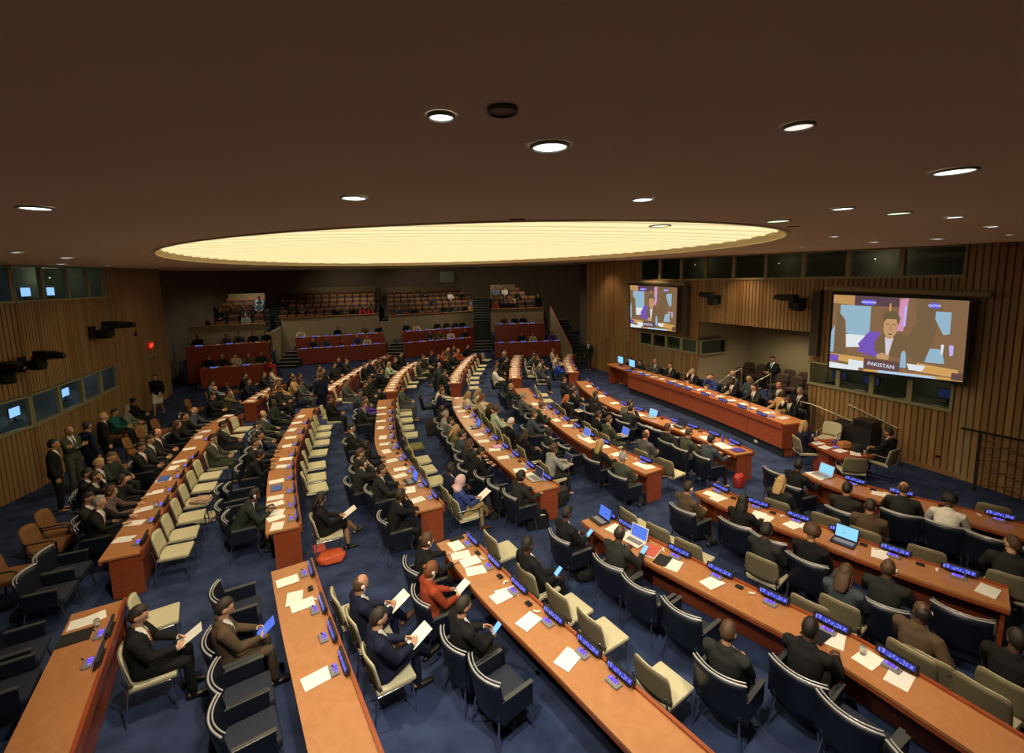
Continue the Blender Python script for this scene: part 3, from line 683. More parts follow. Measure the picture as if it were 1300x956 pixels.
def person(pos, yaw, pose, hair, hc, top, skin, lod, where, fl='', held=''):
    """pos = floor point under the pose origin; yaw = facing of local +Y"""
    P = POSES[pose]; woman = hair in 'luh' or 'w' in fl
    sc = (.96 if woman else 1.0)
    o = link('person', P['body'], mats=[SKIN[skin]]); o.location = pos; o.rotation_euler = (0, 0, yaw); o.scale = (sc, sc, sc)
    c = CC; suit = top in ('black', 'charcoal', 'navy', 'grey', 'grey-green', 'dark green', 'brown') and not woman and 'n' not in fl
    gar = 'suit' if suit else ('jacket' if top in ('black', 'charcoal', 'navy', 'mauve', 'slate') else 'top')
    lab = 'person in %s %s with %s' % (top, gar, HN[hair].format(hc)) + (held and ' ' + held) + ', ' + where
    tag(o, lab, 'person')
    link('hair' if hair != 'h' else 'headscarf', HAIR[hair], o, M=P['head'], mats=[hairm(hc)])
    link('jacket' if gar != 'top' else 'shirt', P['jacket'], o, mats=[cloth(top)])
    low = 'khaki' if 'k' in fl else ('charcoal' if top not in ('black', 'navy', 'charcoal', 'grey', 'grey-green', 'brown') else top)
    if 'S' in fl: link('skirt', P['skirt'], o, mats=[cloth('white' if 'W' in fl else 'black')])
    else: link('trousers', P['trousers'], o, mats=[cloth(low)])
    if suit and lod < 2:
        link('shirt', P['shirt'], o, mats=[shirt_m])
        if lod < 2 and 'o' not in fl: link('necktie', P['tie'], o, mats=[tie_m['tan' if 'y' in fl else rnd.choice(TIES)]])
    if lod == 0:
        if suit:
            link('shirt_collar', P['cuffs'], o, mats=[shirt_m])
            for s in (-1, 1): link('shirt_cuff', P['cuff'][s], o, mats=[shirt_m])
        for s in (-1, 1): link('shoe', P['shoe'][s], o, mats=[shoe_b if 'B' in fl else shoe_m])
        [link('eye', EYE_[s], o, M=P['head'], mats=[eye_m]) for s in (-1, 1)]; link('mouth', LIPS, o, M=P['head'], mats=[lip_m])
    if 'e' in fl: link('earpiece', EARP, o, M=P['head'] @ (Matrix.Scale(-1, 4, (1, 0, 0)) if rnd.random() < 0 else Matrix()), mats=[ear_m])
    return o

# ================================================================== CHAIRS
def shell_back(w, z0, z1, y0, lean, curve, th, nu=14, nv=6, round_=.0):
    m = MB(); vs = []; fs = []
    for side in (0, 1):
        for j in range(nv + 1):
            v = j / nv
            for i in range(nu + 1):
                u = -1 + 2 * i / nu
                ww = w * (1 - round_ * max(0, v - .75) * 1.2)
                vs.append((ww * u, y0 - lean * v + curve * u * u - (th if side else 0), z0 + (z1 - z0) * v - round_ * .10 * (abs(u) ** 4) * v))
    K = (nu + 1) * (nv + 1)
    for j in range(nv):
        for i in range(nu):
            a = j * (nu + 1) + i; fs.append((a + 1, a, a + nu + 1, a + nu + 2)); a += K; fs.append((a, a + 1, a + nu + 2, a + nu + 1))
    for j in range(nv):
        a = j * (nu + 1); fs.append((a, a + K, a + K + nu + 1, a + nu + 1)); a += nu; fs.append((a + K, a, a + nu + 1, a + K + nu + 1))
    for i in range(nu): fs.append((i, i + 1, i + 1 + K, i + K)); a = nv * (nu + 1) + i; fs.append((a + 1, a, a + K, a + 1 + K))
    return m.add(vs, fs, 0, True)
def mk(name, mb, m): return mb.mesh(name, m)
CH = {}
m = MB(); m.box((0, .02, .43), (.50, .50, .10), bev=.03); m.box((0, .02, .365), (.46, .44, .04)); CH['a_seat'] = mk('seat', m, navy_seat)
CH['a_back'] = mk('backrest', shell_back(.29, .33, .86, -.215, .10, .09, .045), navy)
m = MB(); m.tube([(.29 * u, -.335 + .09 * u * u, .862) for u in [k / 7 for k in range(-7, 8)]], .012, 6)
m.tube([(.27 * u, -.300 + .09 * u * u, .868) for u in [k / 7 for k in range(-7, 8)]], .008, 6); CH['a_rim'] = mk('piping', m, piping)
for s, k in ((-1, 'l'), (1, 'r')):
    m = MB(); m.box((.285 * s, .0, .52), (.045, .42, .26), bev=.015); CH['a_arm' + k] = mk('armrest', m, navy)
    m = MB(); m.box((.285 * s, .02, .655), (.055, .40, .018), bev=.006); CH['a_pad' + k] = mk('arm_pad', m, mat('arm_pad_grey', (.055, .058, .062), .3))
CH['leg'] = []
for sx in (-1, 1):
    for sy in (-1, 1):
        m = MB(); m.tube([(.215 * sx, .20 * sy, .38), (.26 * sx, .26 * sy, .008)], .012, 8); CH['leg'].append(mk('leg', m, chrome))
m = MB(); m.box((0, .02, .455), (.47, .46, .055), bev=.02); CH['b_seat'] = mk('seat', m, beige)
CH['b_back'] = mk('backrest', shell_back(.235, .50, .87, -.20, .07, .045, .018, round_=.3), beige)
CH['b_shell'] = mk('back_shell', shell_back(.24, .48, .875, -.222, .07, .045, .010, round_=.3), beige_back)
CH['bleg'] = []
for sx in (-1, 1):
    m = MB(); m.tube([(.225 * sx, .20, .43), (.232 * sx, .225, .008)], .011, 8); CH['bleg'].append(mk('leg', m, chrome))
    m = MB(); m.tube([(.225 * sx, -.27, .62), (.225 * sx, -.22, .43), (.232 * sx, -.27, .008)], .011, 8); CH['bleg'].append(mk('leg', m, chrome))
m = MB(); m.tube([(-.225, .20, .42), (.225, .20, .42)], .01, 6); m.tube([(-.225, -.21, .42), (.225, -.21, .42)], .01, 6)
for sx in (-1, 1): m.tube([(.225 * sx, -.21, .42), (.225 * sx, .2, .42)], .01, 6)
CH['b_frame'] = mk('seat_frame', m, chrome)
m = MB()
for sx in (-1, 1): m.tube([(.245 * sx, .2, .43), (.25 * sx, .19, .62), (.25 * sx, .10, .655), (.25 * sx, -.24, .66)], .013, 8)
CH['b_arms'] = mk('arm_frame', m, chrome)
m = MB(); m.box((0, .02, .43), (.50, .48, .11), bev=.03); CH['c_seat'] = mk('seat', m, brown_seat)
CH['c_back'] = mk('backrest', shell_back(.25, .42, .88, -.19, .10, .05, .06, round_=.5), brown_seat)
m = MB()
for sx in (-1, 1): m.tube([(.27 * sx, .20, .02), (.27 * sx, .2, .60), (.27 * sx, .16, .64), (.27 * sx, -.22, .64), (.25 * sx, -.24, .02)], .016, 8)
CH['c_frame'] = mk('arm_frame', m, blackp)
def chair(kind, pos, yaw, lod, label, group):
    nm = {'a': 'armchair', 'b': 'side_chair', 'B': 'side_chair', 'c': 'conference_chair', 'd': 'conference_chair'}[kind]
    r = empty(nm, pos, yaw); tag(r, label, 'chair', group)
    if kind == 'a':
        link('seat', CH['a_seat'], r); link('backrest', CH['a_back'], r)
        if lod < 2:
            link('piping', CH['a_rim'], r)
            for k in 'lr':
                a = link('armrest', CH['a_arm' + k], r)
                link('arm_pad', CH['a_pad' + k], a)
        for l in (CH['leg'] if lod < 2 else CH['leg'][:0]): link('leg', l, r)
    elif kind in 'bB':
        link('seat', CH['b_seat'], r); link('backrest', CH['b_back'], r)
        if lod < 2: link('back_shell', CH['b_shell'], r); link('seat_frame', CH['b_frame'], r)
        if kind == 'B': link('arm_frame', CH['b_arms'], r)
        for l in (CH['bleg'] if lod < 2 else CH['bleg'][::2]): link('leg', l, r)
    else:
        mm = [brown_dark] if kind == 'd' else None
        link('seat', CH['c_seat'], r, mats=mm); link('backrest', CH['c_back'], r, mats=mm); link('arm_frame', CH['c_frame'], r)
    return r

# ================================================================== DESK ROWS
W = .58
class Row:
    def __init__(s, key, name, px, ext=0, extf=0, W=W, z=.74, pts=None):
        s.key, s.name, s.W = key, name, W
        P = [Vector(p) for p in pts] if pts else [at(x, y, z).xy for x, y in px]
        if ext: P = [P[0] - (P[1] - P[0]).normalized() * ext] + P
        if extf: P = P + [P[-1] + (P[-1] - P[-2]).normalized() * extf]
        # smooth curve through the measured points
        Q = []
        for i in range(len(P) - 1):
            p0 = P[i - 1] if i else P[0] * 2 - P[1]; p1, p2 = P[i], P[i + 1]; p3 = P[i + 2] if i + 2 < len(P) else P[-1] * 2 - P[-2]
            n = max(2, round((p2 - p1).length / .3))
            for k in range(n):
                t = k / n; Q.append(.5 * ((2 * p1) + (p2 - p0) * t + (2 * p0 - 5 * p1 + 4 * p2 - p3) * t * t + (3 * p1 - p0 - 3 * p2 + p3) * t ** 3))
        Q.append(P[-1])
        for _ in range(3): Q = [Q[0]] + [(Q[i - 1] + Q[i] * 2 + Q[i + 1]) / 4 for i in range(1, len(Q) - 1)] + [Q[-1]]
        s.P = Q; s.S = [0]
        for a, b in zip(Q, Q[1:]): s.S.append(s.S[-1] + (b - a).length)
        s.L = s.S[-1]; s.items = {}; s.people = []
    def frame(s, u):
        u = min(max(u, 0), s.L); i = 0
        while i < len(s.S) - 2 and s.S[i + 1] < u: i += 1
        a, b = s.P[i], s.P[i + 1]; t = (b - a).normalized()
        i0 = max(0, i - 1); i1 = min(len(s.P) - 1, i + 2); t = (s.P[i1] - s.P[i0]).normalized()
        return a.lerp(b, (u - s.S[i]) / max(1e-6, s.S[i + 1] - s.S[i])), t, Vector((t.y, -t.x))
    def pt(s, u, d):
        p, t, n = s.frame(u)
        if u < 0: p = p + t * u
        if u > s.L: p = p + t * (u - s.L)
        return p + n * d
    def locate(s, q):
        best = None
        for i in range(len(s.P) - 1):
            a, b = s.P[i], s.P[i + 1]; ab = b - a; t = (q - a).dot(ab) / ab.dot(ab)
            tc = t if (i == 0 and t < 0) or (i == len(s.P) - 2 and t > 1) else min(max(t, 0), 1)
            c = a + ab * tc; dd = (q - c).length
            if best is None or dd < best[0]:
                n = Vector((ab.y, -ab.x)).normalized(); best = (dd, s.S[i] + ab.length * tc, (q - c).dot(n))
        return best[1], best[2]
    def yaw(s, u, side=1):
        p, t, n = s.frame(u); n = n * side; return math.atan2(-n.x, n.y)
    def lod(s, p): return 0 if p.length < 10.5 else (1 if p.length < 16.5 else 2)
def ribbon(row, u0, u1, d0, d1, z0, z1, step=.3):
    n = max(1, round((u1 - u0) / step)); mb = MB(); vs = []
    for i in range(n + 1):
        u = u0 + (u1 - u0) * i / n
        a, b = row.pt(u, d0), row.pt(u, d1); vs += [(a.x, a.y, z0), (b.x, b.y, z0), (b.x, b.y, z1), (a.x, a.y, z1)]
    fs = [(3, 2, 1, 0), (4 * n, 4 * n + 1, 4 * n + 2, 4 * n + 3)]
    for i in range(n):
        a = 4 * i
        for k in range(4): fs.append((a + k, a + (k + 1) % 4, a + 4 + (k + 1) % 4, a + 4 + k))
    mb.add(vs, fs)
    return mb
def fixn(mb):
    return mb
def make_desk(row, label, zt=.74, top=desk_top, base=0.0, side=cherry, ledge=True):
    p0 = row.pt(0, 0); r = empty('meeting_desk', (p0.x, p0.y, base)); tag(r, label, 'desk')
    def pw(name, mb, m): 
        o = part(name, mb, m, r, True); 
        me = o.data; bm = bmesh.new(); bm.from_mesh(me); bmesh.ops.recalc_face_normals(bm, faces=bm.faces); bm.to_mesh(me); bm.free(); return o
    Wd = row.W
    pw('desktop', ribbon(row, 0, row.L, 0, Wd, zt - .035, zt), top)
    pw('front_edge', ribbon(row, 0, row.L, .003, .05, zt - .085, zt - .034), side)
    pw('end_panel', ribbon(row, .03, .075, .12, Wd - .02, base + .01, zt - .034, 1), side)
    pw('end_panel', ribbon(row, row.L - .075, row.L - .03, .12, Wd - .02, base + .01, zt - .034, 1), side)
    pw('modesty_panel', ribbon(row, .08, row.L - .08, Wd - .11, Wd - .08, base + .04, zt - .034), side)
    if ledge: pw('back_ledge', ribbon(row, 0, row.L, Wd - .028, Wd + .012, zt - .12, zt + .030), side)
    return r
FB, MBk, BB = 'front-block', 'middle-block', 'back-block'
ROWS = {}
def row(key, name, px, **k): ROWS[key] = Row(key, name, px, **k)
row('A', 'first front-block desk', [(48.5, 866.6), (91, 780)], ext=1.6)
row('O', 'second front-block desk', [(371.5, 867), (355, 791), (344, 726)], ext=1.6)
row('N', 'third front-block desk', [(716, 866), (676, 824.5), (618, 768), (554, 690)], ext=2.0)
row('M', 'fourth front-block desk', [(1100, 865), (1053, 834), (906, 758), (760, 679), (738, 661)], ext=2.2)
row('L', 'fifth front-block desk', [(1283, 774), (1122, 721), (1060, 696), (921, 645), (881.3, 624.8)])
row('K', 'sixth front-block desk', [(1300, 682), (1231, 662.6), (1107.7, 634), (1046, 614), (1018, 601)], ext=1.6)
row('B', 'first middle-block desk', [(124, 713), (206, 598), (224, 580), (251, 547.7), (277, 531), (287, 526.5)])
row('D', 'second middle-block desk', [(337, 678), (339, 615), (346, 580.5), (367, 541), (383, 519)])
row('E', 'third middle-block desk', [(527, 651), (479, 574), (476, 546), (479, 512), (481, 508)])
row('F', 'fourth middle-block desk', [(680, 624.5), (653, 603), (605, 560.5), (580, 528), (571, 505)])
row('G', 'fifth middle-block desk', [(819, 602), (740, 564), (696, 533), (664, 508), (653, 493.5)])
row('H', 'sixth middle-block desk', [(933, 577.6), (888, 557), (838, 539), (774, 516), (742.5, 496), (731, 484)])
row('C', 'first back-block desk', [(304.6, 512), (331, 497), (346, 489)])
row('D2', 'second back-block desk', [(407, 496.5), (432, 480.5), (466, 461), (490, 450.5)])
row('E2', 'third back-block desk', [(486, 498), (499.6, 477), (518, 463), (541, 454)])
row('F2', 'fourth back-block desk', [(568.5, 487), (573, 475.6), (591, 454.6), (601, 449.6)])
row('G2', 'fifth back-block desk', [(646, 480.5), (647.4, 463), (652, 451)])
row('H2', 'sixth back-block desk', [(719, 473), (714, 457), (719, 449.5)])
DL = {'A': 'short orange wood desk in the corner by the exit-sign wall, first of the front block', 'O': 'tan wood desk with an open cross-aisle end, second of the front block', 'N': 'long straight orange wood desk, third of the front block',
      'M': 'longest straight orange wood desk, fourth of the front block', 'L': 'orange wood desk with hanging paper at one end, fifth of the front block', 'K': 'orange wood desk running in front of the small red secretary table',
      'B': 'curved orange wood desk along the exit-sign wall, first of the middle block', 'D': 'curved orange wood desk beside the orange bag, second of the middle block', 'E': 'curved orange wood desk with empty cream chairs, third of the middle block',
      'F': 'curved orange wood desk behind the black briefcase, fourth of the middle block', 'G': 'curved orange wood desk, fifth of the middle block', 'H': 'curved orange wood desk facing the podium, sixth of the middle block'}
for k, r_ in ROWS.items():
    make_desk(r_, DL.get(k, 'short orange wood desk, %s of the back block' % ORD[['C', 'D2', 'E2', 'F2', 'G2', 'H2'].index(k) + 1] if k not in DL else ''))
# podium
pod = ROWS['P'] = Row('P', 'podium', [(993, 539), (920, 512), (850, 488.5), (796.5, 472)], W=.85, z=.98)
pr = make_desk(pod, 'long raised cherry-red podium desk with nine blue name displays', zt=.98, top=wood('podium_top', (.52, .19, .07), (.60, .24, .09)), ledge=False)
mm_ = ribbon(pod, 0, pod.L, -.015, .03, .84, 1.0); part('front_rim', mm_, cherry, pr, True)
for i in range(6):
    mm_ = ribbon(pod, .02 + pod.L / 6 * i, pod.L / 6 * (i + 1) - .0, .03, .06, .28, .86); part('front_panel', mm_, cherry, pr, True)
part('toe_kick', ribbon(pod, .03, pod.L - .03, .10, .16, 0, .28), mat('podium_base', (.012, .016, .03), .7), pr, True)
part('end_face', ribbon(pod, -.02, .03, .0, .85, .28, .945, 1), cherry, pr, True); part('end_base', ribbon(pod, .04, .08, .10, .83, 0, .28, 1), MATS['podium_base'], pr, True)
dz = MB(); structure('floor_dais', ribbon(pod, -.1, pod.L + .2, .55, 2.25, 0, .2), carpet)

# ================================================================== PEOPLE AT THE DESKS
# row side head_x head_y pose hair haircolour top skin flags
DATA = '''
A+ 168 783 lap s dark black L p
O+ 446.6 744.6 cross b brown navy M epB
O+ 475.4 786 cross s dark navy L p
O- 292.7 768 lap s dark brown L t
N- 529 686 desk u brown black L e
N- 549 718 lap u auburn rust L eP
N- 595.4 765.5 lap s dark black M c
N+ 657 696.5 back s black black D c
M- 738 645 lap s black black D c
M- 774.6 683.5 desk b black charcoal D c
M- 1001.7 790.5 desk s black black D
M- 912 858 lap s brown charcoal M
M+ 985 664 lap s black charcoal D
M+ 1069 720.6 lap l brown slate L k
M+ 1156.4 788.6 side b black brown D e
M+ 1292 812 side s black black D
L- 872 617.7 lap s dark brown M e
L- 938.5 636 desk l black black D
L- 1030.8 676 lap a brown black M
L- 1127.8 720.6 desk b brown charcoal D e
L+ 979 617.7 lap l blond charcoal L
L+ 1104.6 643 lap s dark brown M
L+ 1288 706 side s brown charcoal L
K- 1013.8 590 desk s black black D
K- 1131.5 620 desk b brown charcoal M
K- 1197 632 bow a black white D w
B- 93 610 lap s black black M
B- 116 592 lap s blond black L
B- 143 617 desk u brown mauve L
B- 171.5 598.5 desk u black black M
B- 188.5 566 lap s dark black M
B- 217.7 547.7 lap b dark black R
B- 236 535 desk l brown black L
B- 259 520.8 desk b grey slate M e
B- 126 634 desk s grey black L y
B+ 262 557 lap s dark grey-green L
B+ 274 540 lap s black charcoal M
C- 263.8 495.4 lap b grey black R
C- 300 497 face s brown olive L
C- 325.6 484 desk s dark navy M
C+ 344.6 487.7 lap u dark orange M w
C+ 369 483 lap s dark tan M
C+ 380.8 493.8 cross s black black M
C+ 390.8 487.7 lap s dark charcoal M
D- 324.6 627.7 bow s black dark_green D e
D- 331.5 526 back b brown grey-green L
D- 331 539 lap s dark grey M e
D- 344 550.8 desk s black navy M
D- 343 572 bow u black black M
D- 361.5 510.8 back s black dark_green D
D+ 396.6 631 cross l black black M Sp
D+ 419.4 506.5 lap s black black M
D2- 418 477 desk s dark slate M
D2- 412 458 desk s dark black L
D2- 380 467 lap s dark black L
D2- 391 485 lap s dark grey M
D2- 450 469.4 lap s dark black L
D2- 458 462.6 lap s black charcoal L
D2+ 439 485.4 lap s dark grey L
D2+ 481 457 lap s dark charcoal L
D2+ 450 464 cross s black black L
E- 450.4 542 lap s dark charcoal L e
E- 466.4 563 desk u black black D
E- 450.4 576 lap s brown charcoal L
E- 461.5 587 face s dark charcoal L e
E- 484.3 596.4 desk s black charcoal M
E- 495.5 631 face s dark black D
E- 461.4 514 desk s brown charcoal L
E- 475.6 506.5 desk s brown purple L
E- 455 498 lap s black slate M
E+ 571.4 595 lap s black navy D
E+ 573.8 609 cross h pink blue M pkB
E2- 468 486.7 lap s brown charcoal L
E2- 476 480.5 lap s dark charcoal M
E2- 485.5 471 desk s dark black L
E2- 498.5 461 desk l blond pale_green L
E2- 514 449.7 lap s dark black L
E2+ 509.6 493 lap s dark grey L
E2+ 532 459.5 cross s dark grey-green L
E2+ 537 452.8 lap s dark charcoal L
F- 563 493 desk s dark white L n
F- 569.8 496 desk s brown navy L
F- 560.5 518.8 lap b black charcoal D
F- 574.7 525 lap s grey light_grey L
F- 572.7 535.7 lap s dark grey L
F- 576 545 lap l blond olive L
F- 594.3 559 desk l brown charcoal L
F- 606.7 570 bow s black black M
F- 663 601 desk u black charcoal M
F+ 600 495.6 lap l blond cream L
F+ 606 503 lap l auburn cream L
F+ 615.3 514.7 lap l brown black L
F+ 622 521 lap a brown pale_green L
F+ 646.8 535.7 lap s white black L
F+ 661.6 549 lap l dark black L
F+ 695 568 desk u brown light_grey L
F2- 538 444 desk s dark charcoal L
F2- 562.4 445 lap l blond brown L
F2- 573 453.4 lap s dark black L
F2- 579 447.2 desk s dark charcoal L
F2- 593.9 445.3 desk s red rust L
F2- 562.4 463.3 lap b dark slate R
F2- 566.7 471.9 bow s black dark_green L
F2- 549 451 lap s brown navy L
G- 642.6 489 desk s blond dark_green L w
G- 658.5 503 desk s grey grey L
G- 685 516 bow s brown dark_green L
G- 677.6 526 desk s brown slate L
G- 697 548 back s black charcoal D
G- 761 561.5 desk l blond black L
G- 787.8 581.2 lap s grey grey-green M e
G+ 707.5 504.7 lap l red black L
G+ 766 530.6 lap s brown grey-green L
G+ 809.4 554 lap b brown grey R
G2- 630.9 468 lap s brown white L n
G2- 639.5 456 bow s dark charcoal L
G2- 638 448.4 desk s grey navy L
G2- 646 448 desk s dark navy L
G2+ 669 453.4 bow s black slate L
G2+ 681 448.4 bow s dark navy L
G2+ 688 459 bow s black grey L
H- 783.5 508.4 bow s dark grey L
H- 797 517 face s black charcoal L
H- 872.7 548 desk s brown grey-green L
H- 903 558 desk s black slate L
H- 716 482 back s black black L
H- 727 490 lap s dark charcoal L
H- 737 501 lap s black black M
H- 751 508 desk s dark black D
H2- 708.5 443.5 lap s auburn cream L w
H2- 709 451 desk s brown cream L w
H2- 704.8 459 desk s black royal_blue L w
C+ 399 479 lap s dark charcoal M
C+ 355 486 lap s brown tan L
C- 291 501 lap s dark black L
B- 204 556 lap s dark charcoal L
B- 249 527 desk s black black M
D- 337 560 desk s dark charcoal M
D2- 433 474 lap s dark navy L
D2- 468 457 desk s brown charcoal L
D2+ 470 459 lap s dark navy M
D2+ 492 452 lap s dark black L
E2- 492 466 lap s dark slate M
E2- 506 456 desk s brown black L
E2+ 546 448 lap s dark black M
F- 585 552 lap s dark slate L
F2- 586 441 desk s dark black L
F2- 545 447 lap s dark rust L
F2+ 597 499 lap l blond cream L
G2- 634 461 lap s dark charcoal M
G2+ 694 452 lap s dark charcoal L
G2+ 690 465 lap s grey slate L
G+ 735 533 lap s dark black M
H- 760 502 lap s dark charcoal M
H- 848 543 back s brown charcoal L
K- 1105 628 lap s black charcoal M
S1a- 260.8 458.7 desk s dark black M
S1a- 281.8 457.4 desk s grey charcoal L
S1a- 297.8 455.6 face s brown cream L
S1a- 313 453 desk s dark olive L
S1a- 322 450 desk s dark dark_green L
S1b- 242 432 desk s black black D
S1b- 284 428.4 desk u dark mauve M
S1b- 299.7 426.6 desk s black slate M
S1b- 320.7 423.5 desk s dark navy L
S1b- 336 424.7 desk s dark black L
S2a- 397 432.4 desk s grey charcoal L
S2a- 414 431.8 desk s dark slate M
S2a- 432 432.4 desk s black rust D
S2a- 454 427 desk s grey blue L
S2a- 466 428.5 desk l blond cream L
S2b- 380.4 421 desk s grey cream L
S2b- 428.8 417.7 desk s black black M
S2b- 464.6 416.5 desk s dark mauve M
S2b- 480.8 414 desk s black navy M
S3a- 544.8 421.5 desk s dark slate L
S3a- 560.5 420 desk s brown olive L
S3a- 578 424 desk s grey white L n
S3a- 596 421 desk s dark navy L
S3b- 515 410 desk s grey navy L
S3b- 526 411 desk s dark cream L w
S3b- 555 409 desk s grey black L
S3b- 569.7 408 desk s dark black L
S3b- 581.7 409 desk s dark charcoal M
S3b- 592.8 409 desk s black navy M
S4a- 712 430 desk s dark purple L
S4a- 662 424 desk s dark navy L
S4a- 680 427 desk s brown cream L w
S4b- 641.7 404.6 desk s black mauve L
S4b- 656.5 404.6 desk s dark charcoal L
S4b- 669.4 405.5 desk s dark black L
'''
# tiered benches at the back: front-edge pixels of the lower (a) and upper (b) table of each section
BL = {}
def bench(key, name, px, z, base, label):
    if key[-1] == 'a': f = [at(x, y, z).xy for x, y in px]
    else:
        A, B, n_ = BL[key[:2]]; X = [on_plane(x, y, A - n_ * 1.95, B - n_ * 1.95) for x, y in px]; z = (X[0].z + X[1].z) / 2; base = z - .75; f = [q.xy for q in X]
    t = (f[1] - f[0]).normalized(); n = Vector((t.y, -t.x))
    r = Row(key, name, None, pts=[p - n * W for p in f]); ROWS[key] = r; r.base = base; r.zt = z; BL[key[:2] if key[-1] == 'a' else key] = (f[0], f[1], n)
    d = make_desk(r, label, zt=z, top=wood('bench_top_' + key, (.40, .13, .045), (.48, .17, .06)), base=0.0, side=cherry_dark, ledge=False)
    part('front_panel', ribbon(r, 0, r.L, W - .02, W + .02, 0.02, z + .02), cherry_dark, d, True)
    return r
bn = ['first', 'second', 'third', 'fourth']
BX = [('S1', [(253.5, 469.6), (335, 462.7)], [(235, 442), (342, 434)]), ('S2', [(377, 444.2), (490, 436.6)], [(375, 429), (487.7, 423.5)]),
      ('S3', [(513.5, 436), (600, 429)], [(511, 421), (602, 416.5)]), ('S4', [(628, 436), (725, 433)], [(628, 411), (692, 412)])]
for i, (k, a, b) in enumerate(BX):
    bench(k + 'a', bn[i] + ' lower bench', a, 1.0, .25, 'dark red curved bench desk, lower tier, %s from the exit-sign wall' % bn[i])
    bench(k + 'b', bn[i] + ' upper bench', b, 1.55, .80, 'dark red curved bench desk, upper tier, %s from the exit-sign wall' % bn[i])
    for kk, zz in (('a', .25), ('b', ROWS[k + 'b'].base)):
        r = ROWS[k + kk]; structure('floor_tier_%d%s' % (i + 1, kk), ribbon(r, -.2, r.L + .2, -1.5, W - .05, 0, zz), carpet)
def seatpos(key, side, u, pose):
    r = ROWS[key]
    d = ((-.38 if pose in ('desk', 'bow', 'face') else -.50) if side == '-' else r.W + .44)
    return d
placed = []
for line in DATA.strip().splitlines():
    f = line.split(); key, side = f[0][:-1], f[0][-1]; r = ROWS[key]; x, y = float(f[1]), float(f[2])
    zb = getattr(r, 'base', 0)
    P = POSES[f[3]]; h = at(x, y, zb + P['hc'].z)
    u, d = r.locate(h.xy); u2 = u
    # correct for the head being in front of the pose origin
    p, t, n = r.frame(u)
    q = h.xy - n * P['hc'].y
    u, d = r.locate(q)
    r.people.append([side, u, f[3], f[4], f[5], f[6].replace('_', ' '), f[7], f[8] if len(f) > 8 else '', (x, y), d])
def paper_obj(name, loc, rz, label, group, m, size=(.21, .297), tilt=None, cat='paper', th=.002):
    mb = MB(); mb.box((0, 0, th / 2), (size[0], size[1], th)); key = (name, size, m.name, th)
    me = PM.get(key)
    if me is None: me = PM[key] = mb.mesh(name, m)
    o = link(name, me); o.location = loc; o.rotation_euler = (0, 0, rz)
    if tilt is not None: o.matrix_local = tilt
    tag(o, label, cat, group); return o
PM = {}
HELDNAME = {'p': ('paper_sheet', 'white papers', (.21, .297), paper_print, 'paper'), 't': ('tablet', 'blue-lit tablet', (.18, .25), screen_blue, 'tablet'), 'c': ('phone', 'lit phone', (.07, .14), screen_cyan, 'phone'), 'P': ('paper_sheet', 'white booklet', (.15, .22), paper, 'paper')}
nchair = {}
for key, r in ROWS.items():
    for side in '-+':
        pp = sorted([p for p in r.people if p[0] == side], key=lambda p: p[1])
        for _ in range(30):
            for a, b in zip(pp, pp[1:]):
                g = b[1] - a[1]
                if g < .60 and abs(a[9] - b[9]) < 9: e = (.60 - g) / 2; a[1] -= e; b[1] += e
        for i, p in enumerate(pp):
            side_, u, pose, hair, hc, top, sk, fl, px, d0 = p
            d = seatpos(key, side, u, pose)
            # people drawn back from the desk in the photograph stay back
            if side == '-' and d0 < -.62: d = max(d0, -1.0)
            if side == '+' and d0 > r.W + .6: d = min(d0, r.W + .9)
            p[9] = d
            q = r.pt(u, d); zb = getattr(r, 'base', 0); lod = r.lod(q); yaw = r.yaw(min(max(u, 0), r.L))
            where = '%s from %s %s %s' % (ORD[i + 1], 'near end' if key[0] != 'S' else 'exit side', 'at' if side == '-' else 'beyond', r.name)
            top_l = top.replace(' ', '-')
            o = person((q.x, q.y, zb), yaw + rnd.uniform(-.12, .12), pose, hair, hc, top, sk, lod, where, fl)
            o['label'] = o['label'].replace(top, top_l, 1)
            if key[0] == 'S':
                c = chair('c', (q.x, q.y, zb), yaw, 2, 'brown chair of the %s person from exit side, %s' % (ORD[i + 1], r.name), 'brown chairs behind the bench desks')
            else:
                kind = 'a' if side == '-' else ('B' if (key, hair) in (('E', 'h'), ('G2', 's')) else 'b')
                nm = {'a': 'navy armchair', 'b': 'cream side chair', 'B': 'cream side chair'}[kind]
                chair(kind, (q.x, q.y, zb), yaw, lod, '%s under the %s sitter from the near end, %s %s' % (nm, ORD[i + 1], 'at' if side == '-' else 'beyond', r.name), {'a': 'navy armchairs at the desks', 'b': 'cream chairs at the desks', 'B': 'cream chairs at the desks'}[kind])
            for fk in 'ptcP':
                if fk in fl:
                    w = POSES[pose]['wr']; M = Matrix.Translation((q.x, q.y, zb)) @ Matrix.Rotation(yaw, 4, 'Z')
                    c = (w[0] + w[1]) / 2 + Vector((0, .09, .035)); nm, hl, sz, mt, ct = HELDNAME[fk]
                    if fk == 'c': c = w[1] + Vector((-.03, .09, .06))
                    H = M @ Matrix.Translation(c) @ Matrix.Rotation(R(38), 4, 'X')
                    if fk in 'pP':
                        H = M @ Matrix.Translation(c + Vector((0, .05, -.01))) @ Matrix.Rotation(R(28), 4, 'X') @ Matrix.Rotation(R(6), 4, 'Z')
                    paper_obj(nm, (0, 0, 0), 0, '%s held by the %s sitter from near end %s %s' % (hl, ORD[i + 1], 'at' if side == '-' else 'beyond', r.name), 'things held in the sitters hands', mt, sz, H, ct, .008 if fk in 'tc' else .003)
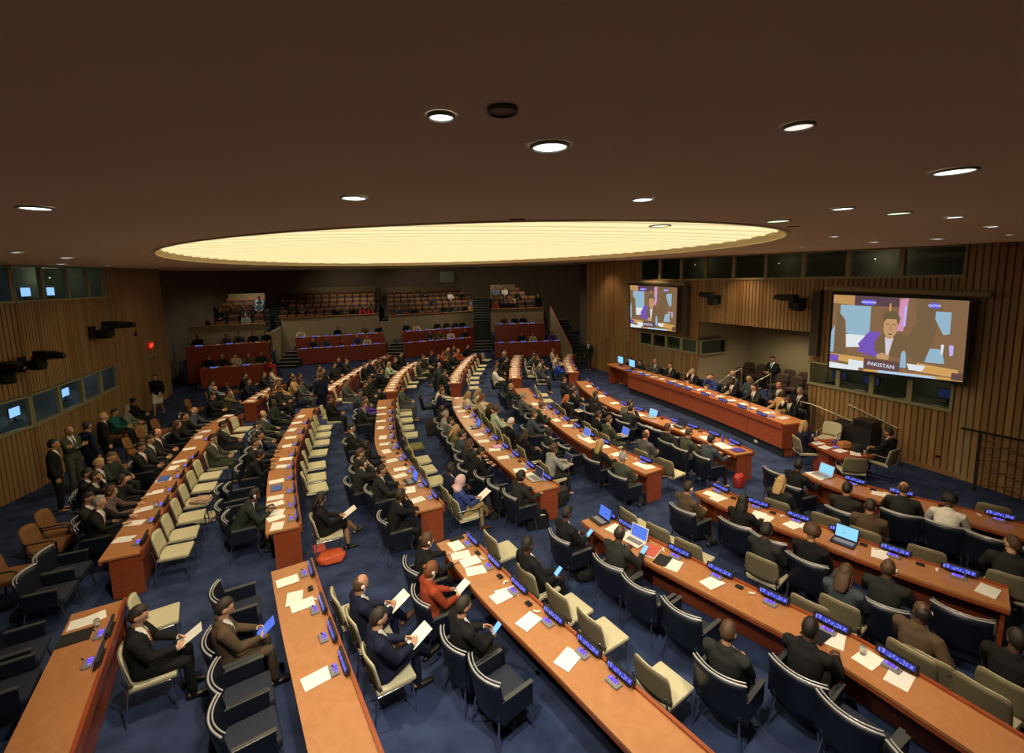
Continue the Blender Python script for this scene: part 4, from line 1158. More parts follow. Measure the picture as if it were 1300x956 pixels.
# ---- empty chairs (seat-centre pixels)
EC = '''
B- 84 727 a;B- 112 692 a;A- 22 832 a;A- 5 880 a;O- 315 772 a;O- 341 833 a;D- 296 691 a;D- 298 640 a;D- 318 604 a;D- 322 583 a;F- 545 526 a;F- 622 622 a
G- 739 567 a;G- 716 556 a;H- 848.6 556 a;H- 791 536 a;H- 805 541 a;H- 822 547 a;M- 826 752 a;M- 884 790 a;M- 934 826 a;K- 1072 640 a;K- 1196 677 a;K- 1262 693 a;L- 1220 775 a;L- 995 692 a;N- 640 862 a;O- 390 900 a;F- 640 634 a;M- 1040 880 a;G- 655 512 a
B+ 213 702 b;B+ 222.5 680 b;B+ 233 658 b;B+ 245 638 b;B+ 252 620 b;B+ 260 605 b;B+ 298 555 b;B+ 306 545 b
D+ 401 619.6 b;D+ 400 606 b;D+ 400.5 591 b;D+ 403.5 575 b;D+ 407 562 b;D+ 409 552 b;D+ 411 543 b;D+ 414 535 b;D+ 435.7 507 b
E+ 514 525.4 b;E+ 512.7 533.5 b;E+ 515.8 542.7 b;E+ 520 552 b;E+ 526 567 b;E+ 533.7 584 b;E+ 540 596.4 b;E+ 548 611 b
E2+ 521.6 491 b;E2+ 522 485 b;E2+ 529.6 479.5 b;E2+ 540 474 b
F+ 632.6 549 b;F+ 640 556 b;F2+ 617 457 b;F2+ 613.6 464.4 b;F2+ 610 469 b;F2+ 606 474.3 b;F2+ 602 480 b;F2+ 605 486 b;F2+ 612 492 b
G+ 689.4 501.5 b;G+ 693 509 b;G+ 852 600.5 b;G+ 730 528 b;G+ 790 563 b
N+ 638 700 b;N+ 726 770.5 b;N+ 766 805.7 b;N+ 848 866 b;M+ 815 668 b;M+ 845 688 b;M+ 868 702 b;M+ 900 722 b;M+ 1000 742 b;M+ 1038 770 b;L+ 1100 682 b;L+ 1177 710 b;A+ 192 788 b;O+ 455 805 b;K+ 1262 640 b
G2+ 676 470 B
'''
for ent in EC.replace('\n', ';').split(';'):
    if not ent.strip(): continue
    f = ent.split(); key, side = f[0][:-1], f[0][-1]; r = ROWS[key]; q = at(float(f[1]), float(f[2]), .46).xy
    u, d = r.locate(q); taken = [p[1] for p in r.people if p[0] == side] + [e[1] for e in nchair.get(key + side, [])]
    for t_ in range(60):
        bad = [a for a in taken if abs(a - u) < .54]
        if not bad: break
        u += .05 if t_ < 30 else -.1
    if side == '-': d = min(max(d, -.95), -.44)
    else: d = min(max(d, r.W + .36), r.W + .50)
    nchair.setdefault(key + side, []).append((f[3], u, d))
for ks, lst in nchair.items():
    key, side = ks[:-1], ks[-1]; r = ROWS[key]
    for i, (kind, u, d) in enumerate(sorted(lst, key=lambda e: e[1])):
        q = r.pt(u, d); nm = 'empty navy armchair' if kind == 'a' else 'empty cream side chair'
        chair(kind, (q.x, q.y, 0), r.yaw(min(max(u, 0), r.L)) + rnd.uniform(-.06, .06), r.lod(q), '%s, %s empty one from the near end, %s %s' % (nm, ORD[i + 1], 'at' if side == '-' else 'beyond', r.name), 'navy armchairs at the desks' if kind == 'a' else 'cream chairs at the desks')

# ================================================================== THINGS ON THE DESKS
m = MB(); m.box((0, 0, .055), (.40, .035, .085), Matrix.Rotation(R(-14), 4, 'X'), bev=.008); m.box((0, .0, .006), (.30, .07, .012)); ND_BOX = m.mesh('housing', blackp)
m = MB(); m.box((0, -.019, .056), (.34, .006, .055), Matrix.Rotation(R(-14), 4, 'X')); ND_F = m.mesh('lit_face', disp_blue)
m = MB(); m.box((0, .019, .056), (.34, .006, .055), Matrix.Rotation(R(-14), 4, 'X')); ND_B = m.mesh('lit_back', disp_deep)
m = MB(); m.box((0, 0, .014), (.17, .10, .028), bev=.008); m.tube([(.06, .0, .02), (.06, .01, .08), (.06, -.02, .12)], .004, 6); CO_B = m.mesh('base', grey_pl)
m = MB(); m.box((-.015, .012, .032), (.12, .045, .008)); CO_S = m.mesh('lit_screen', disp_violet)
m = MB(); m.tube([(.06, -.02, .12), (.06, -.032, .132)], .008, 6); CO_M = m.mesh('microphone_tip', blackm)
m = MB(); m.box((0, 0, .012), (.10, .07, .024), bev=.006); m.box((-.022, 0, .027), (.03, .03, .008)); m.box((.022, 0, .027), (.03, .03, .008)); SOCK = m.mesh('button_unit', blackp)
m = MB(); m.tube([(-.03, -.02, .012), (.0, .012, .02), (.035, .0, .016)], [.016, .012, .018], 8); EARM = m.mesh('earphone', offwhite)
m = MB(); m.tube([(0, 0, 0), (0, 0, .10), (0, 0, .125)], [.024, .026, .026], 12, cap=False); BOT = None
def console(r, u, lod, i, n_, z):
    q = r.pt(u, r.W - .05); yaw = r.yaw(min(max(u, 0), r.L))
    o = empty('name_display', (q.x, q.y, z + .03 if r.W < .8 else z), yaw); tag(o, 'black name display glowing blue, %s from near end on %s' % (ORD[i + 1], r.name), 'name display', 'lit name displays')
    link('housing', ND_BOX, o); link('lit_face', ND_F, o)
    if lod < 2:
        q = r.pt(u, r.W - .16)
        o = empty('microphone_console', (q.x, q.y, z), yaw); tag(o, 'small desk microphone console with violet screen, %s from near end on %s' % (ORD[i + 1], r.name), 'microphone', 'microphone consoles')
        link('base', CO_B, o); link('lit_screen', CO_S, o); link('microphone_tip', CO_M, o)
PLATES = {'A': [(131, 800), (120, 835)], 'O': [(395, 722), (409, 767), (424, 800), (438, 840)], 'N': [(600.5, 685), (628, 713), (661, 743), (703.6, 781), (754, 816), (795, 850)],
 'M': [(777.6, 652.7), (800, 665), (865.5, 698), (916.8, 723), (984, 755), (1058.5, 787.7), (1150.8, 829)], 'L': [(920, 619), (964.6, 637.7), (1015.4, 654.6), (1070.7, 674.4), (1138.7, 694.8), (1217.6, 719)],
 'K': [(1037, 593), (1090.8, 607.7), (1144.6, 620), (1271.6, 651)], 'G': [(679, 503), (697, 517), (708, 523), (721.7, 531), (736, 540), (757.6, 550), (773.6, 559.7), (825, 582)],
 'H': [(740, 483), (752.6, 488.6), (761, 493.6), (771, 499.8), (796, 512), (812, 519.5), (828, 526), (852.4, 535.8), (875, 542.6), (901.7, 552), (932, 561.7)],
 'F': [(588, 508), (594, 517), (600, 527), (604, 533), (617.8, 546.8), (631, 555.4), (641, 566.6), (655.4, 576.4), (675.8, 590), (697.6, 604.7)],
 'E': [(497, 512), (497, 522), (497, 532), (499, 542), (502, 553), (507, 566), (514, 580), (524, 596), (532.6, 614.8), (551, 628.4)],
 'B': [(182, 684), (189, 658.5), (201.5, 638.5), (213.8, 620), (224.6, 603), (235.4, 589), (246, 578.5), (262, 556), (286, 535), (297, 526)],
 'D': [(373, 655), (373, 638), (372, 620), (371, 604), (372, 590), (375, 575), (378, 562), (384, 547), (390, 535), (397, 522)]}
for key, r in list(ROWS.items()):
    z = {'P': .98}.get(key, .74)
    if key[0] == 'S' and key != 'SD': z = r.zt
    if key in PLATES: us = sorted(r.locate(at(x, y, .80).xy)[0] for x, y in PLATES[key])
    elif key == 'P': continue
    elif key[0] == 'S':
        if key[:2] == 'S1': us = [.6, 2.0]
        else: n = int(r.L / .75); us = [.4 + .75 * k for k in range(n)]
    else: n = max(1, int(r.L / 1.0)); us = [.45 + 1.0 * k for k in range(n)]
    us = [u for u in us if -.1 < u < r.L - .05]
    us = [u for k, u in enumerate(us) if k == 0 or u - us[k - 1] > .42]
    for i, u in enumerate(us):
        q = r.pt(u, r.W); lod = r.lod(q)
        if key[0] == 'S': 
            o = empty('name_display', (*r.pt(u, r.W - .08), z), r.yaw(u)); tag(o, 'black name display glowing blue, %s from exit side on %s' % (ORD[i + 1], r.name), 'name display', 'lit name displays')
            link('housing', ND_BOX, o); link('lit_back', ND_B, o)
        else: console(r, max(.22, u), lod, i, len(us), z)
    r.us = us
# podium name displays face the hall
pus = sorted(pod.locate(at(x, y, 1.02).xy)[0] for x, y in [(804, 470), (820, 475), (855, 486), (874.7, 493), (897, 500.4), (921.7, 507.8), (948, 516), (976.6, 525)]); pus.append((pus[-3] + pus[-4]) / 2); pus.sort()
for i, u in enumerate(pus):
    q = pod.pt(u, .10); o = empty('name_display', (q.x, q.y, .985), pod.yaw(u) + math.pi); tag(o, 'blue-fronted name display facing the hall, %s from near end of the podium' % ORD[i + 1], 'name display', 'podium name displays')
    link('housing', ND_BOX, o); link('lit_back', ND_B, o)
    q = pod.pt(u - .2, .26); o = empty('microphone_console', (q.x, q.y, .985), pod.yaw(u) + math.pi); tag(o, 'small microphone console, %s from the near end of the podium' % ORD[i + 1], 'microphone', 'podium microphone consoles')
    link('base', CO_B, o); link('lit_screen', CO_S, o); link('microphone_tip', CO_M, o)
PAP = {'N': [(579, 693), (585, 705), (597, 713), (604, 724), (637, 757), (643, 753), (671, 789), (721, 837)], 'O': [(365, 738), (374, 760), (384, 768), (402, 861)], 'A': [(106, 790), (116, 786)],
 'M': [(785, 669), (795, 679), (827, 701), (855, 717), (904, 740), (1060, 810), (1105, 835), (1150, 855)], 'L': [(904, 628), (912, 633), (962, 655), (971, 658), (1007, 667), (1030, 668), (1118, 703), (1270, 755)],
 'K': [(1028, 602), (1036, 606), (1120, 624)], 'G': [(812.6, 590), (828.6, 591), (783.6, 577), (774, 566), (748, 560), (742, 556), (720.5, 540.5), (706, 533.7), (678.5, 513), (690, 519)],
 'F': [(628, 571), (639, 581), (660, 597), (674.6, 603.6), (602, 543), (608, 552), (614, 560), (593, 529.5), (585.7, 522), (580.7, 516.5), (577, 502)],
 'E': [(483, 526), (483, 534.7), (483, 543), (486, 555.7), (489, 563.7), (490.5, 573), (497, 584.7), (504, 605), (521, 622), (529.5, 634.6), (484, 518), (508, 596)],
 'D': [(380, 529), (377, 537), (371, 546), (369, 555.4), (363, 583), (358.5, 592), (351, 611), (347.7, 632), (343, 641.5), (349, 651), (344.6, 658.5), (352, 667.7), (366, 566)],
 'B': [(155, 685), (167.7, 664.6), (177, 647.7), (192, 626), (203, 610), (220, 594), (227.7, 586), (240, 570), (252, 555), (260, 547.7), (281.5, 533.8), (286, 527.7)],
 'H': [(863.5, 549.4), (885.7, 558), (919, 568), (914, 564), (763, 503), (809, 527.6), (803, 524), (847.6, 542), (760, 490), (780, 512)]}
for key, r in list(ROWS.items()):
    if key in PAP: lst = [(r.locate(at(x, y, .745).xy)) for x, y in PAP[key]]
    elif key == 'P': lst = [(u, .42 + rnd.uniform(-.08, .1)) for u in [.5 + .52 * k for k in range(int(pod.L / .52))]]
    elif key[0] == 'S': lst = [(u, .3) for u in [.5 + .95 * k for k in range(int(r.L / .95))]]
    else: lst = [(u, .24) for u in [.3 + .5 * k for k in range(int(r.L / .5))]]
    z = {'P': .984}.get(key, .742)
    if key[0] == 'S' and key != 'SD': z = r.zt + .002
    lst = sorted((max(.2, min(u, r.L - .15)), max(.17, min(d, .34 if r.W < .7 else .6))) for u, d in lst)
    for i, (u, d) in enumerate(lst):
        q = r.pt(u, d); yaw = r.yaw(u) + rnd.uniform(-.28, .28)
        th = rnd.choice([.002, .004, .010])
        m_ = paper_print if (i + len(key)) % 2 else paper
        paper_obj('paper_sheet', (q.x, q.y, z + .0022 * (i % 4)), yaw, 'white paper, %s from %s on %s' % (ORD[i + 1], 'exit side' if key[0] == 'S' else 'near end', r.name if key != 'P' else 'the long podium'), 'white papers lying on the desks', m_, (.21, .297) if rnd.random() < .75 else (.30, .21), th=th)
# small push-button units and earphones between the displays on the nearer desks
for key in 'ONMLKGHFE':
    r = ROWS[key]
    for i, (u0, u1) in enumerate(zip(r.us, r.us[1:])):
        if u1 - u0 < .7: continue
        u = (u0 + u1) / 2 + .05; q = r.pt(u, r.W - .13)
        if r.lod(q) > 1: continue
        o = link('button_unit', SOCK); o.location = (q.x, q.y, .742); o.rotation_euler = (0, 0, r.yaw(u)); tag(o, 'black push-button unit, %s from near end on %s' % (ORD[i + 1], r.name), 'control unit', 'push-button units on the desks')
        q = r.pt(u0 + .24, r.W - .14); o = link('earphone', EARM); o.location = (q.x, q.y, .742); o.rotation_euler = (0, 0, rnd.uniform(0, 3)); tag(o, 'off-white earphone lying, %s from near end on %s' % (ORD[i + 1], r.name), 'earphone', 'earphones lying on the desks')
def laptop(loc, rz, label, scr, body, sc=1.0, open_=105):
    o = empty('laptop', loc, rz); tag(o, label, 'laptop', 'open laptops'); o.scale = (sc, sc, sc)
    m = MB(); m.box((0, 0, .009), (.33, .23, .018), bev=.006); part('base', m, body, o)
    m = MB(); m.box((0, .01, .019), (.28, .11, .003)); part('keyboard', m, grey_pl if body is blackp or body.name != 'cloth' else blackp, o)
    H = Matrix.Translation((0, .115, .018)) @ Matrix.Rotation(R(open_ - 180), 4, 'X')
    m = MB(); m.box((0, -.11, 0), (.33, .22, .010), bev=.004); lid = link('lid', m.mesh('lid', body), o, M=Matrix.Translation((0, .115, .018)) @ Matrix.Rotation(-R(open_), 4, 'X') @ Matrix.Translation((0, 0, 0)))
    m = MB(); m.box((0, -.11, -.0062), (.30, .19, .002)); sc_ = link('screen', m.mesh('screen', scr), lid)
    return o
silver = mat('laptop_silver', (.55, .55, .54), .35, metal=.4)
for key, x, y, scr, body, lb in [('F', 683, 606, screen_dark, silver, 'silver laptop with dark screen open at the near end of the fourth middle-block desk'), ('E', 521, 611, screen_blue, blackp, 'black laptop with blue screen before a typing man at the third middle-block desk'),
    ('M', 811, 684, screen_blue, offwhite, 'white laptop with blue screen on the fourth front-block desk'), ('M', 764, 660, screen_blue, blackp, 'dark laptop with large blue screen at the far end of the fourth front-block desk'),
    ('H', 822, 530, screen_cyan, silver, 'silver laptop with pale blue screen midway along the sixth middle-block desk'), ('G', 747, 553, screen_blue, offwhite, 'white laptop with blue screen midway along the fifth middle-block desk'),
    ('K', 1047, 603, screen_cyan, silver, 'silver laptop with cyan screen at the far end of the sixth front-block desk'), ('L', 1070, 689, screen_cyan, blackp, 'black laptop with cyan screen on the fifth front-block desk'),
    ('F', 611, 541, screen_blue, blackp, 'small laptop with blue screen midway along the fourth middle-block desk'), ('H', 846, 545, screen_dark, blackp, 'black laptop with dark screen on the sixth middle-block desk')]:
    r = ROWS[key]; u, d = r.locate(at(x, y, .76).xy); u = max(.2, u); q = r.pt(u, .27); laptop((q.x, q.y, .752), r.yaw(u), lb, scr, body)
for key, side, x, y, scr, body, lb in [('G', '+', 785, 553, screen_blue, silver, 'laptop with blue screen on the lap of a man beyond the fifth middle-block desk'), ('G', '+', 723, 522, screen_dark, offwhite, 'white laptop on the lap of the red-haired sitter beyond the fifth middle-block desk'),
    ('F', '+', 712, 588, screen_dark, silver, 'laptop on the lap of the grey-shirted sitter beyond the fourth middle-block desk')]:
    r = ROWS[key]; u, d = r.locate(at(x, y, .72).xy); q = r.pt(u, r.W + .80); laptop((q.x, q.y, .70), r.yaw(u) + math.pi * 0, lb, scr, body, .95)
def slab(name, loc, rz, size, m, label, cat, tilt=None): return paper_obj(name, loc, rz, label, None, m, size, tilt, cat, .008)
PM2 = PM
def on_row(key, x, y, z=.742, d=None):
    r = ROWS[key]; u, dd = r.locate(at(x, y, z).xy); q = r.pt(max(.15, u), max(.17, min(dd, .34)) if d is None else d); return (q.x, q.y, z + .012), r.yaw(u)
p, a = on_row('M', 841, 712); slab('tablet', p, a + .2, (.20, .28), blackp, 'black tablet lying on papers, fourth front-block desk', 'tablet')
p, a = on_row('M', 1036, 806); slab('tablet', p, a - .1, (.24, .30), blackp, 'black tablet with silver edge before the man with raised collar at the fourth front-block desk', 'tablet')
p, a = on_row('M', 826, 700); slab('folder', (p[0], p[1], p[2] + .006), a + .3, (.23, .31), mat('folder_red', (.55, .10, .08), .6), 'red and white folder stacked on the fourth front-block desk', 'folder')
p, a = on_row('D', 351, 620); slab('folder', p, a, (.30, .22), mat('folder_blue', (.06, .13, .42), .5), 'blue printed folder on the second middle-block desk', 'folder')
p, a = on_row('H', 937, 572); slab('folder', p, a, (.24, .31), mat('folder_purple', (.07, .04, .30), .5), 'purple folder at the near end of the sixth middle-block desk', 'folder')
p, a = on_row('B', 184, 612); slab('folder', p, a, (.30, .22), MATS['folder_blue'], 'blue folder on the first middle-block desk', 'folder')
p, a = on_row('A', 90, 812); slab('folder', p, a, (.24, .32), blackm, 'black folder on the first front-block desk', 'folder')
p, a = on_row('N', 585, 683); slab('folder', p, a, (.10, .25), blackm, 'narrow black case at the far end of the third front-block desk', 'case')
p, a = on_row('F', 635, 567); slab('folder', (p[0], p[1], p[2] + .004), a, (.24, .20), mat('folder_pink', (.62, .30, .52), .6), 'pink sheet among papers on the fourth middle-block desk', 'folder')
def glass_tumbler(p, label):
    m = MB(); m.tube([(0, 0, .004), (0, 0, .10)], [.028, .034], 14, cap=False); o = link('water_glass', m.mesh('water_glass', mat('tumbler', (.75, .85, .8), .05, trans=.8))); o.location = p; tag(o, label, 'glass', 'water glasses on the desks')
for key, x, y, lb in [('A', 110, 798, 'first front-block desk beside the papers'), ('B', 190, 645, 'first middle-block desk near the blue folder'), ('B', 215, 600, 'first middle-block desk beside a paper'), ('G', 796, 574, 'fifth middle-block desk'), ('E', 500, 566, 'third middle-block desk'), ('M', 1101, 820, 'fourth front-block desk, standing on a paper')]:
    r = ROWS[key]; u, d = r.locate(at(x, y, .76).xy); q = r.pt(u, .36); glass_tumbler((q.x, q.y, .744), 'clear water glass on the ' + lb)
m = MB(); m.tube([(0, 0, .0), (0, 0, .14), (0, 0, .17), (0, 0, .20)], [.032, .032, .012, .012], 12, cap=False)
o = link('water_bottle', m.mesh('water_bottle', mat('bottle_orange', (.7, .25, .08), .2))); q = ROWS['G'].pt(ROWS['G'].locate(at(797, 573, .76).xy)[0] - .25, .30); o.location = (q.x, q.y, .745); tag(o, 'orange bottle standing on the fifth middle-block desk', 'bottle')
m = MB(); m.tube([(0, 0, .0), (0, 0, .14), (0, 0, .17), (0, 0, .20)], [.032, .032, .012, .012], 12, cap=False)
o = link('water_bottle', m.mesh('water_bottle', mat('bottle_blue', (.06, .06, .4), .2))); q = ROWS['H'].pt(ROWS['H'].locate(at(921, 560, .76).xy)[0], .36); o.location = (q.x, q.y, .745); tag(o, 'dark blue bottle standing near the end of the sixth middle-block desk', 'bottle')

# ================================================================== BAGS AND COATS ON THE FLOOR
def blob(name, loc, size, m, label, cat, seed=1, rz=0, lump=.18, flat=.0):
    mb = MB(); off = Vector((seed * 3.1, seed, 0))
    def fn(v):
        q = Vector((math.copysign(abs(v.x) ** .6, v.x), math.copysign(abs(v.y) ** .6, v.y), math.copysign(abs(v.z) ** .7, v.z)))
        return q * (1 + lump * noise.noise(v * 2.2 + off) + lump * .4 * noise.noise(v * 6 + off))
    mb.ball((0, 0, size[2] * .9), size, None, 32, 22, fn=fn); o = empty(name, loc, rz); tag(o, label, cat); part('body', mb, m, o); return o
p = at(421, 712, .0); o = blob('shoulder_bag', p, (.24, .17, .09), mat('bag_orange', (.62, .10, .03), .6, bump=.4, bscale=25), 'slumped orange shoulder bag on the carpet beside the second middle-block desk', 'bag', 2, .4, .15)
m = MB(); m.tube([(-.2, .1, .1), (-.1, .19, .14), (.08, .2, .13), (.2, .1, .1)], .012, 6); part('strap', m, mat('bag_strap', (.4, .07, .03), .6), o)
p = at(405, 696, 0); slab('magazine', (p.x, p.y, .004), .5, (.22, .30), mat('magazine_red', (.72, .07, .07), .4, vary=.4, vscale=12), 'red and white magazine on the carpet beside the orange bag', 'magazine')
p = at(402, 716, 0); slab('folder', (p.x, p.y, .004), -.3, (.12, .30), blackm, 'black folder on the carpet beside the orange bag', 'folder')
p = at(682, 670, 0); o = empty('briefcase', p, .25); tag(o, 'open black briefcase on the carpet at the end of the fourth middle-block desk', 'briefcase')
m = MB(); 
for c, d in (((0, .09, .17), (.46, .015, .34)), ((0, -.09, .15), (.46, .015, .30)), ((-.225, 0, .15), (.015, .18, .30)), ((.225, 0, .15), (.015, .18, .30)), ((0, 0, .01), (.46, .18, .02))): m.box(c, d, bev=.004)
part('body', m, blackp, o); m = MB(); m.box((0, -.01, .27), (.34, .03, .03), Matrix.Rotation(.1, 4, 'Y')); part('papers', m, paper, o)
m = MB(); m.tube([(-.08, .1, .34), (-.07, .1, .39), (.07, .1, .39), (.08, .1, .34)], .01, 6); part('handle', m, blackm, o)
p = at(262, 662, 0); blob('plastic_bag', p, (.20, .16, .10), mat('plastic_bag_flowered', (.62, .58, .42), .35, vary=.5, vscale=16), 'pale plastic bag with yellow flowers on the carpet by the cream chairs', 'bag', 5, .3, .25)
p = at(707, 640, 0); blob('backpack', p, (.28, .20, .22), mat('backpack_black', (.014, .014, .015), .7), 'black backpack slumped beyond the fourth middle-block desk', 'bag', 7, .6, .2)
p = at(742, 735, 0); blob('handbag', p, (.17, .13, .12), blackm, 'black handbag on the carpet between the third and fourth front-block desks', 'bag', 8, .2, .2)
p = at(938, 618, 0); blob('handbag', p, (.14, .10, .17), mat('bag_red', (.38, .03, .02), .55), 'red handbag on the carpet by the sixth middle-block desk end panel', 'bag', 9, .5, .2)
p = at(706, 752, 0); blob('handbag', p, (.16, .12, .09), mat('backpack_black', (0, 0, 0)), 'black bag beside the crossed shoes of the reclining man', 'bag', 10, .1, .2)
r = ROWS['B']; u, d = r.locate(at(245, 635, .55).xy); q = r.pt(u, r.W + .46); blob('handbag', (q.x, q.y, .47), (.20, .14, .06), mat('bag_tan', (.40, .27, .20), .7, vary=.3, vscale=10), 'tan cloth bag on an empty cream chair beyond the first middle-block desk', 'bag', 4, .2, .25)
r = ROWS['E']; u, d = r.locate(at(527, 566, .55).xy); q = r.pt(u, r.W + .46); blob('folded_coat', (q.x, q.y, .47), (.26, .24, .06), mat('coat_olive', (.15, .14, .05), .9, bump=.4, bscale=15), 'olive coat spread over an empty cream chair beyond the third middle-block desk', 'coat', 6, .3, .22)
r = ROWS['E2']; u, d = r.locate(at(526, 482, .55).xy); q = r.pt(u, r.W + .46); blob('handbag', (q.x, q.y, .47), (.17, .12, .08), blackm, 'black bag on a cream chair beyond the third back-block desk', 'bag', 12, .3, .22)
q = at(548, 541, .3); blob('folded_coat', (q.x, q.y, 0), (.20, .16, .30), mat('coat_black', (.02, .02, .02), .9), 'dark coat bundled beside the armchairs at the fourth middle-block desk', 'coat', 13, .3, .2)
q = at(627, 640, .3); blob('folded_coat', (q.x, q.y, 0), (.18, .14, .36), mat('coat_charcoal', (.035, .035, .04), .9), 'charcoal coat hanging by the armchairs near the black briefcase', 'coat', 14, .3, .15)

# ================================================================== PODIUM, ALCOVE AND THE SIDE TABLES
def seated(x, y, zb, yaw, pose, hair, hc, top, skin, label, fl='', lod=None, chair_kind=None, chair_label='', grp=None):
    P = POSES[pose]; h = at(x, y, zb + P['hc'].z); off = Matrix.Rotation(yaw, 2) @ Vector((P['hc'].x, P['hc'].y)); q = h.xy - off
    lod = (0 if q.length < 10.5 else 1) if lod is None else lod
    o = person((q.x, q.y, zb), yaw, pose, hair, hc, top, skin, lod, '', fl); o['label'] = label
    if chair_kind: chair(chair_kind, (q.x, q.y, zb), yaw, lod, chair_label, grp)
    return o, q
PB = [(829, 459, 'desk', 'b', 'grey', 'grey', 'L', 'bald person in a grey suit leaning at the far end of the podium'), (846, 464, 'desk', 's', 'brown', 'charcoal', 'L', 'person in dark suit and blue shirt holding papers near the far podium end'),
      (878, 471.5, 'face', 's', 'grey', 'black', 'L', 'person in black suit, third at the podium from its far end'), (900, 478, 'face', 's', 'brown', 'blue', 'L', 'person in bright blue suit resting head on hand at the podium'),
      (921.7, 484.5, 'desk', 's', 'black', 'black', 'D', 'dark-skinned person in black suit at the middle of the podium'), (961.3, 491, 'desk', 's', 'dark', 'charcoal', 'L', 'dark-haired person in charcoal suit with blue shirt at the podium'),
      (990.5, 499.5, 'back', 'b', 'black', 'tan', 'D', 'bald person in a light tan suit and striped tie at the podium'), (1003, 505.8, 'face', 's', 'black', 'black', 'D', 'person in black suit with a hand on the face at the near podium end')]
for i, (x, y, ps, ha, hc, tp, sk, lb) in enumerate(PB):
    h = at(x, y, .2 + POSES[ps]['hc'].z); u, d = pod.locate(h.xy); d = pod.W + .34; q = pod.pt(u, d); yaw = pod.yaw(min(max(u, 0), pod.L)) + math.pi
    o = person((q.x, q.y, .2), yaw, ps, ha, hc, tp, sk, 1, '', 'n' if tp == 'tan' else ''); o['label'] = lb
    chair('a', (q.x, q.y, .2), yaw, 2, 'navy armchair under the %s podium sitter from the far end' % ORD[i + 1], 'navy armchairs at the podium')
u, d = pod.locate(at(942, 495, .9).xy); q = pod.pt(u, pod.W + .36); chair('b', (q.x, q.y, .2), pod.yaw(u) + math.pi, 1, 'empty beige chair at the middle of the podium', 'cream chairs at the desks')
for x, y, ha, hc, tp, sk, lb in [(935.6, 473.8, 'b', 'grey', 'grey', 'L', 'person in grey suit seated behind the podium row by the stair rail'), (959, 478.7, 'l', 'blond', 'slate', 'L', 'blond person in slate top seated behind the podium row'),
                                 (998, 488.4, 'b', 'brown', 'charcoal', 'R', 'bald person in dark suit seated behind the tan-suited podium sitter'), (1027.3, 495.3, 's', 'grey', 'black', 'L', 'grey-haired person in black seated alone behind the near podium end')]:
    yaw = pod.yaw(1) + math.pi; P = POSES['lap']; h = at(x, y, .2 + P['hc'].z); u, d = pod.locate(h.xy); d = min(max(d, pod.W + 1.05), pod.W + 1.15); q = pod.pt(u, d)
    o = person((q.x, q.y, .2), yaw, 'lap', ha, hc, tp, sk, 1, '', ''); o['label'] = lb
    chair('d', (q.x, q.y, .2), yaw, 1, 'dark brown chair under the %s' % lb.split(' seated')[0], 'dark chairs behind the podium')
# alcove seats in two rows on the raised floor
yaw_al = math.atan2(-rn.x, rn.y)
k = 0
for row_, (dd, zz) in enumerate(((-2.35, .5), (-1.45, .5))):
    for i in range(7 if row_ == 0 else 4):
        s = 8.95 + .62 * i if row_ == 0 else 11.2 + .6 * i
        q = rw(s, dd); chair('d', (q.x, q.y, zz), yaw_al, 1, 'dark brown armchair in the alcove, %s from its far side, %s row' % (ORD[i + 1], 'rear' if row_ == 0 else 'front'), 'dark armchairs in the alcove')
q = rw(8.95 + .62 * 2, -2.35); o = person((q.x, q.y, .5), yaw_al, 'lap', 's', 'black', 'black', 'M', 1, ''); o['label'] = 'lone person in dark suit and pale blue shirt seated in the alcove'
q = rw(8.95 + .62 * 5, -2.30); blob('folded_coat', (q.x, q.y, .95), (.16, .08, .14), mat('coat_cream', (.55, .48, .36), .9), 'cream coat draped over an armchair back in the alcove', 'coat', 21, .2, .3)
def rail(pts, posts, label, zfun=None):
    o = empty('handrail', Vector((pts[0][0], pts[0][1], 0))); tag(o, label, 'handrail', 'brushed metal handrails'); o.location = Vector((pts[0][0], pts[0][1], pts[0][2] - .9 if pts[0][2] > .9 else 0))
    m = MB(); m.tube(pts, .022, 8); part('rail', m, steel, o, True)
    for a, b in posts: m = MB(); m.tube([a, b], .018, 8); part('post', m, steel, o, True)
for s, lb in ((9.95, 'brushed handrail at the far side of the alcove steps'), (11.25, 'brushed handrail at the near side of the alcove steps')):
    a, b, c = rw(s, .25), rw(s, -.35), rw(s, -1.0)
    rail([(a.x, a.y, .95), (b.x, b.y, 1.25), (c.x, c.y, 1.45)], [((a.x, a.y, .0), (a.x, a.y, .95)), ((b.x, b.y, .25), (b.x, b.y, 1.25)), ((c.x, c.y, .5), (c.x, c.y, 1.45))], lb)
a, b, c = rw(13.55, .55), rw(13.9, .55), rw(15.1, .55)
rail([(a.x, a.y, 1.12), (b.x, b.y, 1.12), (c.x, c.y, .92)], [((a.x, a.y, 0), (a.x, a.y, 1.12)), ((b.x, b.y, 0), (b.x, b.y, 1.1)), ((c.x, c.y, 0), (c.x, c.y, .92))], 'brushed handrail on the floor beside the small red table')
a, b = rw(14.7, .1), rw(16.0, .1)
rail([(a.x, a.y, 1.25), (b.x, b.y, .9)], [((a.x, a.y, 1.25), (a.x - rn.x * .09, a.y - rn.y * .09, 1.25)), ((b.x, b.y, .9), (b.x - rn.x * .09, b.y - rn.y * .09, .9))], 'sloping wall handrail under the large screen')
a, b = rw(4.6, .12), rw(8.1, .12)
rail([(a.x, a.y, 1.0), (b.x, b.y, 1.0)], [((a.x, a.y, 1.0), (a.x - rn.x * .1, a.y - rn.y * .1, 1.0)), ((b.x, b.y, 1.0), (b.x - rn.x * .1, b.y - rn.y * .1, 1.0))], 'long wall handrail behind the far podium end')
